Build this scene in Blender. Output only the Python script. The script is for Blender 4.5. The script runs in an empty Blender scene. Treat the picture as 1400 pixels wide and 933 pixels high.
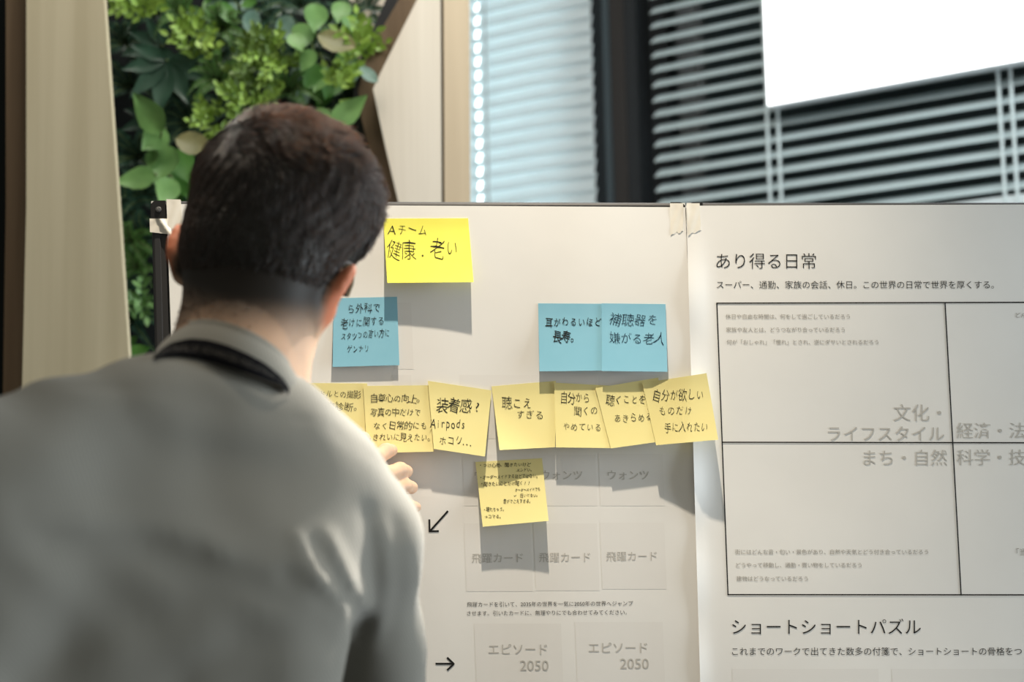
import bpy, math, random
import numpy as np
from mathutils import Vector, Matrix

random.seed(7); np.random.seed(7)
S = bpy.context.scene
COL = S.collection

# ---------------------------------------------------------------- camera
W, H, FPX = 1400, 933, 2139.0
PITCH, ROLL = math.radians(6.7), math.radians(1.2)
CAM = np.array([0.0, 0.0, 1.30])
fwd = np.array([0, math.cos(PITCH), math.sin(PITCH)])
up0 = np.array([0, -math.sin(PITCH), math.cos(PITCH)])
rt0 = np.array([1.0, 0, 0])
RT = rt0 * math.cos(ROLL) - up0 * math.sin(ROLL)
UP = up0 * math.cos(ROLL) + rt0 * math.sin(ROLL)
cd = bpy.data.cameras.new('camera'); cam = bpy.data.objects.new('camera', cd); COL.objects.link(cam)
M = Matrix.Identity(4)
for i in range(3):
    M[i][0], M[i][1], M[i][2], M[i][3] = RT[i], UP[i], -fwd[i], CAM[i]
cam.matrix_world = M
cd.sensor_width = 36.0; cd.lens = 36.0 * FPX / W
cd.dof.use_dof = True; cd.dof.focus_distance = 1.82; cd.dof.aperture_fstop = 4.0
cd.clip_start = 0.02
S.camera = cam

# ---------------------------------------------------------------- light and exposure
S.view_settings.view_transform = 'Standard'; S.view_settings.look = 'None'
S.view_settings.exposure = 0.0; S.view_settings.gamma = 1.0; S.view_settings.use_curve_mapping = False
wd = bpy.data.worlds.new('world'); S.world = wd; wd.use_nodes = True
wn, wl = wd.node_tree.nodes, wd.node_tree.links       # the rest of the office: brighter overhead and towards the windows
wt = wn.new('ShaderNodeTexCoord'); wdp = wn.new('ShaderNodeVectorMath'); wdp.operation = 'DOT_PRODUCT'; wdp.inputs[1].default_value = (.42, .0, .55)
wmr = wn.new('ShaderNodeMapRange'); wmr.inputs['From Min'].default_value = -.6; wmr.inputs['From Max'].default_value = .6; wmr.inputs['To Min'].default_value = .11; wmr.inputs['To Max'].default_value = .40
wl.new(wt.outputs['Generated'], wdp.inputs[0]); wl.new(wdp.outputs['Value'], wmr.inputs['Value']); wl.new(wmr.outputs[0], wn['Background'].inputs[1])
wn['Background'].inputs[0].default_value = (.98, .95, .80, 1)

def lamp(kind, name, loc, aim, power, color, size=0.1, size_y=None, angle=None, blend=0.3):
    d = bpy.data.lights.new(name, kind); d.energy = power; d.color = color
    if kind == 'AREA':
        d.size = size
        if size_y: d.shape = 'RECTANGLE'; d.size_y = size_y
    if kind == 'SPOT':
        d.shadow_soft_size = size; d.spot_size = math.radians(angle); d.spot_blend = blend
    o = bpy.data.objects.new(name, d); COL.objects.link(o); o.location = loc
    v = Vector(aim) - Vector(loc)
    o.rotation_euler = v.to_track_quat('-Z', 'Y').to_euler()
    return o

# ceiling spotlight over the board, window daylight from the right, added unseen fill lights
lamp('SPOT', 'ceiling_spot', (0.06, 1.40, 3.40), (-0.14, 1.96, 1.00), 400, (1.0, 0.87, 0.69), size=0.016, angle=44, blend=0.95)
lamp('SPOT', 'window_downlight', (0.75, 2.70, 2.75), (-0.108, 1.31, 1.325), 920, (1.0, 0.93, 0.82), size=0.05, angle=8.5, blend=0.75)
lamp('AREA', 'window_daylight', (2.4, 1.52, 1.45), (-0.2, 1.62, 1.22), 80, (0.86, 0.95, 1.0), size=.6, size_y=2.2)
lamp('AREA', 'blind_fill', (0.9, 2.3, 3.1), (1.0, 3.7, 2.2), 17, (0.86, 0.95, 1.0), size=1.6, size_y=0.5)  # unseen area light added to brighten the slats of the open blind
lamp('AREA', 'plant_fill', (-0.25, 2.05, 3.3), (-0.45, 2.9, 1.6), 20, (1.0, 0.96, 0.88), size=1.0, size_y=0.4)  # unseen area light added to lift the plants and the wood

# ---------------------------------------------------------------- pixel <-> world helpers
def ray(px, py):
    return fwd + RT * ((px - W / 2) / FPX) - UP * ((py - H / 2) / FPX)
def at(px, py, y):
    d = ray(px, py); return CAM + d * (y / d[1])
def pxr(r, y):            # a radius of r pixels at depth y, in metres
    return r * y / FPX
def proj(X, Y, Z):
    dx, dy, dz = X - CAM[0], Y - CAM[1], Z - CAM[2]
    w = dx * fwd[0] + dy * fwd[1] + dz * fwd[2]
    return (W / 2 + FPX * (dx * RT[0] + dy * RT[1] + dz * RT[2]) / w,
            H / 2 - FPX * (dx * UP[0] + dy * UP[1] + dz * UP[2]) / w)

# ---------------------------------------------------------------- materials
def mat(name, color, rough=0.6, spec=0.3, **kw):
    m = bpy.data.materials.new(name); m.use_nodes = True
    b = m.node_tree.nodes['Principled BSDF']
    b.inputs['Base Color'].default_value = (*color, 1)
    b.inputs['Roughness'].default_value = rough
    b.inputs['Specular IOR Level'].default_value = spec
    for k, v in kw.items():
        b.inputs[k.replace('_', ' ')].default_value = v
    return m
def nodes(m): return m.node_tree.nodes, m.node_tree.links, m.node_tree.nodes['Principled BSDF']
def noisy(m, c1, c2, scale=(8, 8, 8), nscale=1.0, detail=4, bump=0.0, lo=0.35, hi=0.65, bscale=None):
    N, L, b = nodes(m)
    tc = N.new('ShaderNodeTexCoord'); mp = N.new('ShaderNodeMapping'); mp.inputs['Scale'].default_value = scale
    nz = N.new('ShaderNodeTexNoise'); nz.inputs['Scale'].default_value = nscale; nz.inputs['Detail'].default_value = detail
    cr = N.new('ShaderNodeValToRGB'); cr.color_ramp.elements[0].position = lo; cr.color_ramp.elements[1].position = hi
    cr.color_ramp.elements[0].color = (*c1, 1); cr.color_ramp.elements[1].color = (*c2, 1)
    L.new(tc.outputs['Object'], mp.inputs['Vector']); L.new(mp.outputs[0], nz.inputs['Vector'])
    L.new(nz.outputs['Fac'], cr.inputs[0]); L.new(cr.outputs[0], b.inputs['Base Color'])
    if bump:
        bp = N.new('ShaderNodeBump'); bp.inputs['Strength'].default_value = bump; bp.inputs['Distance'].default_value = 0.002
        src = nz
        if bscale:
            src = N.new('ShaderNodeTexNoise'); src.inputs['Scale'].default_value = bscale; L.new(tc.outputs['Object'], src.inputs['Vector'])
        L.new(src.outputs['Fac'], bp.inputs['Height']); L.new(bp.outputs[0], b.inputs['Normal'])
    return m

WOOD = noisy(mat('light_wood', (.5, .4, .28), .55, .25), (.47, .40, .265), (.56, .485, .335), (26, 26, 0.9), 1.0, 6, .05)
WOOD2 = noisy(mat('light_wood_warm', (.5, .4, .28), .55, .25), (.53, .42, .29), (.62, .50, .35), (26, 26, 0.9), 1.0, 6, .05)
WOOD_LIT = noisy(mat('light_wood_lit', (.6, .52, .43), .55, .25), (.60, .52, .42), (.70, .62, .515), (26, 26, 0.9), 1.0, 6, .05)  # paler copy of the light wood, window light put into its colour
WALNUT = noisy(mat('walnut', (.15, .1, .06), .5, .25), (.12, .078, .045), (.19, .13, .08), (30, 30, 1.2), 1.0, 6)
BLACK = mat('black_metal', (.012, .012, .013), .4, .4)
FRAME = mat('dark_frame', (.03, .03, .032), .45, .35)
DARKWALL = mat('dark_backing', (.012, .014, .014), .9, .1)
PAPER = noisy(mat('poster_paper', (.8, .8, .78), .75, .15), (.79, .785, .77), (.82, .815, .80), (5, 5, 5), 1.5, 6, .22)
PANEL = mat('board_panel', (.75, .75, .74), .5, .3)
INK = mat('print_ink', (.02, .02, .02), .8, .05)
INKG = mat('print_grey', (.22, .21, .19), .8, .05)
INKL = mat('print_pale', (.50, .485, .455), .8, .05)
CARD = mat('card_tint', (.775, .766, .75), .75, .1)
PEN = mat('pen_ink', (.02, .02, .018), .7, .1)
PENB = mat('pen_blue_ink', (.015, .035, .06), .7, .1)
TAPE = noisy(mat('masking_tape', (.8, .76, .68), .7, .15), (.76, .73, .66), (.82, .79, .72), (40, 40, 40), 1.0, 3)
def paper(name, c1, c2, tr=0.25):
    m = noisy(mat(name, c1, .7, .12), c1, c2, (14, 14, 14), 1.0, 4, .03, .3, .7, 900)
    N, L, b = nodes(m)
    t = N.new('ShaderNodeBsdfTranslucent'); mx = N.new('ShaderNodeMixShader'); mx.inputs[0].default_value = tr
    L.new(b.inputs['Base Color'].links[0].from_socket, t.inputs[0])
    L.new(b.outputs[0], mx.inputs[1]); L.new(t.outputs[0], mx.inputs[2])
    L.new(mx.outputs[0], N['Material Output'].inputs['Surface']); return m
YEL = paper('note_pale_yellow', (.87, .78, .35), (.91, .825, .405), .12)
LEM = paper('note_lemon', (.94, .90, .14), (.97, .94, .18), .12)
BLU = paper('note_blue', (.25, .55, .71), (.30, .60, .76), .10)
SKIN = None

# ---------------------------------------------------------------- object helpers
def prop(o, label=None, cat=None, group=None, kind=None):
    if label: o['label'] = label
    if cat: o['category'] = cat
    if group: o['group'] = group
    if kind: o['kind'] = kind
    return o
def empty(name, loc, label, cat, group=None):
    o = bpy.data.objects.new(name, None); COL.objects.link(o); o.location = loc; o.empty_display_size = .05
    return prop(o, label, cat, group)
def link(name, V, F, m, parent=None, smooth=False):
    """world-space vertices and faces -> one mesh object whose origin is at its parent (or at its own centre)"""
    V = np.asarray(V, float)
    if parent is None: org = V.mean(0); org[2] = V[:, 2].min()
    else:
        org = np.zeros(3); p = parent
        while p is not None: org = org + np.array(p.location); p = p.parent
    me = bpy.data.meshes.new(name); me.from_pydata((V - org).tolist(), [], [list(map(int, f)) for f in F]); me.update()
    if smooth: me.polygons.foreach_set('use_smooth', [True] * len(me.polygons))
    me.materials.append(m)
    o = bpy.data.objects.new(name, me); COL.objects.link(o)
    if parent is not None: o.parent = parent
    else: o.location = org
    return o
class MB:
    def __init__(s): s.V = []; s.F = []
    def add(s, V, F):
        n = len(s.V); s.V.extend([tuple(map(float, v)) for v in V]); s.F.extend([tuple(i + n for i in f) for f in F]); return s
    def box(s, lo, hi, R=None, c=None):
        V = [(x, y, z) for z in (lo[2], hi[2]) for y in (lo[1], hi[1]) for x in (lo[0], hi[0])]
        if R is not None: V = [np.asarray(c) + R @ np.asarray(v) for v in V]
        return s.add(V, [(0, 2, 3, 1), (4, 5, 7, 6), (0, 1, 5, 4), (2, 6, 7, 3), (0, 4, 6, 2), (1, 3, 7, 5)])
    def prism(s, front, back):
        n = len(front)
        F = [tuple(range(n)), tuple(range(2 * n - 1, n - 1, -1))]
        F += [(i, n + i, n + (i + 1) % n, (i + 1) % n) for i in range(n)]
        return s.add(list(front) + list(back), F)
    def tube(s, pts, r, n=10):
        pts = [np.asarray(p, float) for p in pts]; V = []; F = []
        rr = r if hasattr(r, '__len__') else [r] * len(pts)
        ref = None
        for i, p in enumerate(pts):
            t = pts[min(i + 1, len(pts) - 1)] - pts[max(i - 1, 0)]; t /= np.linalg.norm(t) + 1e-12
            a = np.cross(t, ref if ref is not None else ((0, 0, 1) if abs(t[2]) < .9 else (1, 0, 0)))
            a /= np.linalg.norm(a) + 1e-12
            b = np.cross(t, a); ref = np.cross(a, t) * 1.0
            for k in range(n):
                th = 2 * math.pi * k / n; V.append(p + rr[i] * (math.cos(th) * a + math.sin(th) * b))
        for i in range(len(pts) - 1):
            for k in range(n):
                F.append((i * n + k, i * n + (k + 1) % n, (i + 1) * n + (k + 1) % n, (i + 1) * n + k))
        F.append(tuple(range(n - 1, -1, -1))); F.append(tuple(range((len(pts) - 1) * n, len(pts) * n)))
        return s.add(V, F)
    def grid(s, P):          # P[i][j] -> points
        P = np.asarray(P); a, b = P.shape[:2]
        return s.add(P.reshape(-1, 3), [(i * b + j, i * b + j + 1, (i + 1) * b + j + 1, (i + 1) * b + j) for i in range(a - 1) for j in range(b - 1)])
    def sheet(s, P, N, t):   # a grid with thickness t along -N
        P = np.asarray(P, float); a, b = P.shape[:2]; Q = P - np.asarray(N) * t
        n = a * b; V = np.concatenate([P.reshape(-1, 3), Q.reshape(-1, 3)]); F = []
        for i in range(a - 1):
            for j in range(b - 1):
                q = (i * b + j, i * b + j + 1, (i + 1) * b + j + 1, (i + 1) * b + j); F.append(q); F.append(tuple(n + k for k in q[::-1]))
        rim = [i for i in range(b)] + [i * b + b - 1 for i in range(1, a)] + [(a - 1) * b + j for j in range(b - 2, -1, -1)] + [i * b for i in range(a - 2, 0, -1)]
        R = len(rim); V = np.concatenate([V, V[rim], V[[n + k for k in rim]]])
        for k in range(R):
            p, q = 2 * n + k, 2 * n + (k + 1) % R; F.append((q, p, R + p, R + q))
        return s.add(V, F)
    def build(s, name, m, parent=None, smooth=False): return link(name, s.V, s.F, m, parent, smooth)

_tc = {}
def glyphs(body, off=0.0, res=3):
    k = (body, off, res)
    if k not in _tc:
        c = bpy.data.curves.new('t', 'FONT'); c.body = body; c.offset = off; c.resolution_u = res
        o = bpy.data.objects.new('t', c); COL.objects.link(o)
        dg = bpy.context.evaluated_depsgraph_get(); me = bpy.data.meshes.new_from_object(o.evaluated_get(dg))
        V = np.array([v.co[:] for v in me.vertices]).reshape(-1, 3)[:, :2]; F = [tuple(p.vertices) for p in me.polygons]
        bpy.data.objects.remove(o); bpy.data.curves.remove(c); bpy.data.meshes.remove(me)
        _tc[k] = (V, F)
    return _tc[k]

# ---------------------------------------------------------------- room shell
ZC = 3.5
link('floor', [(-4, -2.5, 0), (4, -2.5, 0), (4, 6, 0), (-4, 6, 0)], [(0, 1, 2, 3)],
     noisy(mat('carpet', (.12, .12, .12), .95, .05), (.10, .10, .10), (.14, .14, .14), (60, 60, 60), 1.0, 4))['kind'] = 'structure'

# window wall runs from (behind the wood wall) towards the right and nearer
WA = math.radians(34); WQ = np.array([-0.126, 4.5]); WD = np.array([math.cos(WA), -math.sin(WA)]); WN = np.array([-WD[1] * -1, -WD[0]])
WN = np.array([-math.sin(WA), -math.cos(WA)])     # towards the room
RW = np.array([[WD[0], WN[0], 0], [WD[1], WN[1], 0], [0, 0, 1.0]])             # local (s, out, z) -> world
def wp(s, o, z): q = WQ + WD * s + WN * o; return np.array([q[0], q[1], z])
def wbox(mb, s0, s1, o0, o1, z0, z1): return mb.box((s0, o0, z0), (s1, o1, z1), RW, (WQ[0], WQ[1], 0))

MULL = mat('mullion_black', (.016, .018, .02), .45, .35); MULB = mat('mullion_bronze', (.03, .026, .024), .5, .3)
MULG = mat('mullion_slate', (.05, .065, .072), .5, .3)
mb = MB(); wbox(mb, -.6, 2.8, -.12, .0, 0, .85); wbox(mb, -.6, 2.8, -.12, 0, 3.15, ZC)
o = mb.build('wall_window', MULG); o['kind'] = 'structure'
mb = MB(); wbox(mb, .415, .60, -.12, .03, .85, 3.15); o = mb.build('trim_1', MULL); o['kind'] = 'structure'
mb = MB(); wbox(mb, .498, .518, .03, .037, .85, 3.15); prop(mb.build('mullion_strip', MULG, o), 'slate grey strip')
mb = MB(); wbox(mb, .522, .565, .03, .034, .85, 3.15); prop(mb.build('mullion_cover', MULB, o), 'bronze brown cover')
GLASS = mat('glass', (1, 1, 1), .0, .5); N, L, b = nodes(GLASS)
tr = N.new('ShaderNodeBsdfTransparent'); tr.inputs[0].default_value = (.9, .94, .94, 1); gl = N.new('ShaderNodeBsdfGlossy'); gl.inputs['Roughness'].default_value = .02
fr = N.new('ShaderNodeFresnel'); mx = N.new('ShaderNodeMixShader'); L.new(fr.outputs[0], mx.inputs[0]); L.new(tr.outputs[0], mx.inputs[1]); L.new(gl.outputs[0], mx.inputs[2])
L.new(mx.outputs[0], N['Material Output'].inputs['Surface'])
for k, (a, c) in enumerate(((-.6, .415), (.60, 2.8))):
    mb = MB()
    for (s0, s1, z0, z1) in ((a, a + .05, .85, 3.15), (c - .05, c, .85, 3.15), (a, c, .85, .9), (a, c, 3.1, 3.15)): wbox(mb, s0, s1, -.11, -.05, z0, z1)
    fo = mb.build('window_%d' % (k + 1), MULL); fo['kind'] = 'structure'
    mb = MB(); wbox(mb, a + .05, c - .05, -.09, -.08, .9, 3.1); mb.build('pane', GLASS, fo)
# outside: a pale sky behind the left window, a dark facade behind the right one
SKY = mat('sky_glow', (1, 1, 1)); nodes(SKY)[2].inputs['Emission Color'].default_value = (.93, .97, 1, 1); nodes(SKY)[2].inputs['Emission Strength'].default_value = 6.5
mb = MB(); wbox(mb, -2.2, .44, -.42, -.40, 0, 5); prop(mb.build('sky_outside', SKY), kind='structure')
FAC = noisy(mat('dark_facade', (.03, .035, .04), .6, .3), (.018, .022, .026), (.04, .05, .056), (2.5, 2.5, .8), 1.0, 3)
mb = MB(); wbox(mb, .44, 4.5, -.8, -.6, 0, 5.5); wbox(mb, .44, .46, -.6, -.12, 0, 5)
fo = mb.build('facade_outside', FAC); fo['kind'] = 'structure'

# ---------------------------------------------------------------- venetian blinds
SLAT = mat('blind_slat', (.50, .585, .595), .45, .35)
SLATC = mat('blind_slat_translucent', (.80, .86, .87), .5, .3); N, L, b = nodes(SLATC)
t = N.new('ShaderNodeBsdfTranslucent'); t.inputs[0].default_value = (.8, .88, .9, 1); mx = N.new('ShaderNodeMixShader'); mx.inputs[0].default_value = .30
L.new(b.outputs[0], mx.inputs[1]); L.new(t.outputs[0], mx.inputs[2]); L.new(mx.outputs[0], N['Material Output'].inputs['Surface'])
CORD = mat('blind_cord', (.62, .70, .71), .8, .1)
def blind(label, s0, s1, z0, z1, pitch, tilt, m, holes, cords, out=.06):
    r = empty('venetian_blind', wp((s0 + s1) / 2, out, z0), label, 'blind')
    mb = MB(); w = .05; z = z0 + .05; ct, st = math.cos(tilt), math.sin(tilt)
    while z < z1:
        segs, a = [], s0
        for h in holes: segs.append((a, h - .005, 0, 5)); segs.append((h - .005, h + .005, 0, 3)); segs.append((h - .005, h + .005, 4, 7)); a = h + .005
        segs.append((a, s1, 0, 7))
        segs = [(a, c, k0, 7 if (k1 == 5) else k1) for a, c, k0, k1 in segs]
        for (a, c, k0, k1) in segs:
            prof = []
            for u in (-.5, -.4, -.27, .02, .22, .4, .5)[k0:k1]:
                u, bow = u * w, .003 * (1 - (2 * u) ** 2)
                # room edge down: going towards the room the slat drops
                prof.append((out + u * ct + bow * st, z - u * st + bow * ct))
            P = [[wp(s, q[0], q[1]) for q in prof] for s in (a, c)]
            nrm = np.array([*(WN * st), ct])
            mb.sheet(P, nrm, .0007)
        z += pitch
    mb.build('slats', m, r, True)
    for c in cords:
        mb = MB(); wbox(mb, c - .004, c + .004, out + .021, out + .0225, z0, z1); mb.build('ladder_cord', CORD, r)
    mb = MB(); wbox(mb, s0, s1, out - .02, out + .02, z0, z0 + .022); mb.build('bottom_rail', SLATC, r)
    mb = MB(); wbox(mb, s0, s1, out - .03, out + .03, z1, z1 + .05); mb.build('headrail', SLAT, r)
    return r
def s_at(px, out=.06):   # where the ray through column px meets the blind plane
    d = ray(px, 150); q = WQ + WN * out; A = np.array([[d[0], -WD[0]], [d[1], -WD[1]]]); return np.linalg.solve(A, q)[1]
def z_at(px, py, out=.06):
    d = ray(px, py); q = WQ + WN * out; A = np.array([[d[0], -WD[0]], [d[1], -WD[1]]]); t = np.linalg.solve(A, q)[0]; return CAM[2] + d[2] * t
blind('closed pale venetian blind glowing between the wood panel and the black mullion', -.5, s_at(812), 1.0, 3.0, .0405, math.radians(74), SLATC, [s_at(655)], [s_at(672)])
zb = z_at(1380, 271)
blind('open venetian blind with dark gaps to the right of the black mullion', s_at(897), 2.6, zb - .02, 3.0, .0405, math.radians(35), SLAT, [], [s_at(1053), s_at(1068), s_at(1371), s_at(1388)])

# bright display screen in front of the open blind
so = .14
sa = s_at(1049, so); zs = z_at(1049, 146, so)
r = empty('display_screen', wp(sa + .6, so, zs), 'large blank white glowing screen hung in front of the open blind', 'screen')
SCR = mat('screen_glow', (1, 1, 1)); nodes(SCR)[2].inputs['Emission Color'].default_value = (1, 1, 1, 1); nodes(SCR)[2].inputs['Emission Strength'].default_value = 2.5
mb = MB(); wbox(mb, sa, sa + 1.25, so - .035, so, zs, zs + .72); mb.build('housing', mat('screen_housing', (.75, .78, .8), .5), r)
mb = MB(); wbox(mb, sa + .003, sa + 1.247, so, so + .002, zs + .003, zs + .717); mb.build('screen_face', SCR, r)
mb = MB(); mb.tube([wp(sa + .62, so - .02, zs + .71), wp(sa + .62, so - .02, ZC)], .015); mb.build('hanging_pole', BLACK, r)

# ---------------------------------------------------------------- wood wall with the angular opening
def slab(name, pts, y0, y1, m, parent=None):
    f = [at(x, y, y0) for x, y in pts]; b_ = [np.array([p[0], y1, p[2]]) for p in f]
    mb = MB(); mb.prism(f, b_); return mb.build(name, m, parent)
YW = 2.78
slab('wall_back', [(602, -66), (605, 520), (545, 278), (527, 202), (510, 122), (517, 106), (570, 0)], YW, YW + .03, WOOD_LIT)['kind'] = 'structure'
slab('wall_back_strip', [(606, -90), (641, -90), (648, 1500), (613, 1500)], YW, YW + .03, WOOD2)['kind'] = 'structure'
slab('trim_2', [(596, -90), (612, -90), (617, 1500), (603, 1500)], YW + .028, YW + .05, WALNUT)['kind'] = 'structure'
slab('trim_3', [(585, -90), (625, -90), (574, 0), (520, 107), (514, 123), (530, 202), (549, 280), (606, 510), (590, 520), (524, 280), (494, 162), (490, 122), (503, 72), (545, 0)], YW + .03, YW + .07, WALNUT)['kind'] = 'structure'
slab('trim_4', [(566, -90), (592, -90), (548, 0), (506, 72), (494, 122), (496, 150), (530, 300), (590, 530), (570, 540), (480, 165), (486, 95), (502, 58), (527, 0)], YW + .07, YW + .12, BLACK)['kind'] = 'structure'
slab('wall_upper', [(470, -90), (572, -90), (530, 0), (505, 56), (488, 92), (478, 92), (476, 0)], YW + .1, YW + .14, WOOD_LIT)['kind'] = 'structure'
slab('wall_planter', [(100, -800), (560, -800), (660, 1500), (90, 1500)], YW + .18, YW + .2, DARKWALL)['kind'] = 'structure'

# left post
YP = 2.45
p = slab('wall_post', [(36, -90), (136, -90), (142, 0), (163, 300), (178, 520), (230, 1400), (24, 1400), (30, 540), (36, 280)], YP, YP + .02, WOOD); p['kind'] = 'structure'
p = slab('trim_5', [(8, -90), (38, -90), (38, 300), (30, 540), (20, 1400), (-20, 1400), (4, 540), (8, 280)], YP + .03, YP + .09, WALNUT); p['kind'] = 'structure'
p = slab('wall_dark', [(-200, -800), (12, -800), (12, 280), (10, 1400), (-200, 1400)], YP + .09, YP + .12, DARKWALL); p['kind'] = 'structure'
mb = MB(); mb.box((-3.5, YW + .24, 0), (-.16, YW + .30, ZC)); mb.build('wall_rear', noisy(mat('grey_plaster', (.3, .3, .29), .9, .1), (.28, .28, .27), (.32, .32, .31), (4, 4, 4)))['kind'] = 'structure'
# ---------------------------------------------------------------- plant wall
def leafmat(name, c1, c2, rough=.42, tr=.25):
    m = noisy(mat(name, c1, rough, .4), c1, c2, (30, 30, 30), 1.0, 3, 0, .3, .7)
    N, L, b = nodes(m); t = N.new('ShaderNodeBsdfTranslucent'); mx = N.new('ShaderNodeMixShader'); mx.inputs[0].default_value = tr
    L.new(b.inputs['Base Color'].links[0].from_socket, t.inputs[0]); L.new(b.outputs[0], mx.inputs[1]); L.new(t.outputs[0], mx.inputs[2])
    L.new(mx.outputs[0], N['Material Output'].inputs['Surface']); return m
G_LIGHT = leafmat('leaf_light_green', (.135, .28, .08), (.20, .37, .115)); G_MID = leafmat('leaf_mid_green', (.06, .18, .03), (.11, .26, .05))
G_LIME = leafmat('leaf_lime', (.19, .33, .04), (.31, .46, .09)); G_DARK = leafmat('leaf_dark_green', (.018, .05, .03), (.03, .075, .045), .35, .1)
G_BLUE = leafmat('leaf_grey_green', (.12, .22, .17), (.24, .34, .28)); G_PINK = leafmat('leaf_bronze', (.17, .17, .065), (.25, .22, .095)); G_OLIVE = leafmat('leaf_olive', (.09, .16, .025), (.16, .25, .045))
G_FERN = leafmat('leaf_fern_green', (.05, .13, .025), (.10, .22, .05)); STEM = leafmat('plant_stem', (.10, .16, .05), (.15, .2, .07))
OUT = {'heart': [(0, .02), (.06, .26), (.2, .44), (.36, .5), (.55, .42), (.75, .25), (.9, .1), (1, 0)], 'oval': [(0, .02), (.1, .24), (.28, .44), (.5, .5), (.72, .42), (.9, .22), (1, 0)],
       'lance': [(0, .02), (.15, .3), (.35, .48), (.55, .45), (.8, .2), (1, 0)]}
def leaf(mb, base, ang, L, wd, tilt=0.2, droop=.25, fold=.18, shape='heart', yaw=0.0):
    """a blade from base, pointing ang degrees (0 = right, 90 = up) on the wall, coming out of it by tilt"""
    a = math.radians(ang); d = np.array([math.cos(a), -tilt, math.sin(a)]); d /= np.linalg.norm(d)
    s = np.cross(d, (0, 1.0, 0)); s /= np.linalg.norm(s) + 1e-9; n = np.cross(s, d); n *= -1 if n[1] > 0 else 1
    s = s * math.cos(yaw) + n * math.sin(yaw)
    P = []
    for t, w in OUT[shape]:
        c = np.asarray(base) + d * L * t - np.array([0, 0, 1]) * droop * L * t * t * .5
        P.append([c + s * w * wd * k + n * (fold * abs(k) - fold * .5) * w * wd * 1.2 + n * .04 * wd * math.sin(t * 9) * abs(k) for k in (-1, -.5, 0, .5, 1)])
    mb.grid(P)
def plant(name, label, cat, base, m, fn, group=None):
    r = empty(name, base, label, cat, group); mb, st = MB(), MB(); fn(mb, st, np.asarray(base))
    mb.build('foliage', m, r, True)
    if st.V: st.build('stem', STEM, r, True)
    return r
YB = YW + .175
def leafy(leaves, wd=.8, shape='heart', y=None, tilt=.35):
    """leaves as pixel pairs base -> tip"""
    def fn(mb, st, o):
        for i, lf in enumerate(leaves):
            (bx, by), (tx, ty) = lf[0], lf[1]; w = lf[2] if len(lf) > 2 else wd; yy = (y or YW + .02) + .012 * ((i * 7) % 5)
            B, T = at(bx, by, yy), at(tx, ty, yy); v = T - B; L = math.hypot(v[0], v[2])
            leaf(mb, B, math.degrees(math.atan2(v[2], v[0])), L * 1.03, L * w, tilt * .5 + .12 * ((i % 3) - 1), .06, .16, shape, .15 * ((i % 5) - 2))
            st.tube([o + np.array([0, 0, 0]), (o + B) / 2 + np.array([0, -.02, -.01]), B], .0022, 6)
    return fn
def sprig(px, py, rad, n, ll, shape='oval', y=None, up=70, w=.55, seed=0):
    """a bushy plant of many small leaves on short twigs"""
    def fn(mb, st, o):
        rg = random.Random(seed + px * 31 + py)
        c = at(px, py, y or YW + .05); R = rad / FPX * YW
        for k in range(n):
            a = rg.uniform(0, 2 * math.pi); rr = R * math.sqrt(rg.random()); tip = c + np.array([rr * math.cos(a), rg.uniform(-.05, .05), rr * math.sin(a)])
            ax = math.degrees(math.atan2(rr * math.sin(a) + R * .5, rr * math.cos(a))) + rg.uniform(-25, 25)
            st.tube([o, (o + tip) / 2, tip], .0012, 4)
            l = ll / FPX * YW
            for q in range(7):
                b_ = tip + np.array([math.cos(math.radians(ax)), 0, math.sin(math.radians(ax))]) * l * .55 * (q // 2 - 1)
                leaf(mb, b_, ax + (55 if q % 2 else -55) * (q < 6) + rg.uniform(-15, 15), l * rg.uniform(.7, 1.2), l * w, rg.uniform(.1, .9), .1, .12, shape, rg.uniform(-.5, .5))
    return fn
def fern(px, py, n, L, y=None, a0=-60, a1=240, seed=0):
    def fn(mb, st, o):
        rg = random.Random(seed + px * 17 + py); c = at(px, py, y or YW + .08); LL = L / FPX * YW
        for k in range(n):
            a = math.radians(a0 + (a1 - a0) * (k + .5) / n + rg.uniform(-12, 12)); l = LL * rg.uniform(.75, 1.15); pts = []
            for i in range(9):
                t = i / 8; pts.append(c + np.array([math.cos(a) * l * t, -.09 * math.sin(t * 2.4) * l / .12, math.sin(a) * l * t - .35 * l * t * t]))
            st.tube(pts, .0010, 4)
            for i in range(1, 16):
                t = i / 16; j = min(int(t * 8), 7); f = t * 8 - j; p = pts[j] * (1 - f) + pts[j + 1] * f
                for sg in (-1, 1):
                    leaf(mb, p, math.degrees(a) - 20 * t + sg * 62, l * .26 * (1 - t * .75), l * .085 * (1 - t * .5), rg.uniform(.0, .4), .2, .1, 'lance')
    return fn
def lobed(px, py, L, ang, y=None):
    def fn(mb, st, o):
        B = at(px, py, y or YW + .06); LL = L / FPX * YW
        for k in range(7):
            a = ang + (k - 3) * 36; l = LL * (1 - .10 * abs(k - 3)); leaf(mb, B + np.array([0, .002 * k, 0]), a, l, l * .40, .12, .12, .14, 'lance')
        st.tube([o, (o + B) / 2 + np.array([0, -.01, -.02]), B], .003, 6)
    return fn
def pb(px, py): return at(px, py, YB)
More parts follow.
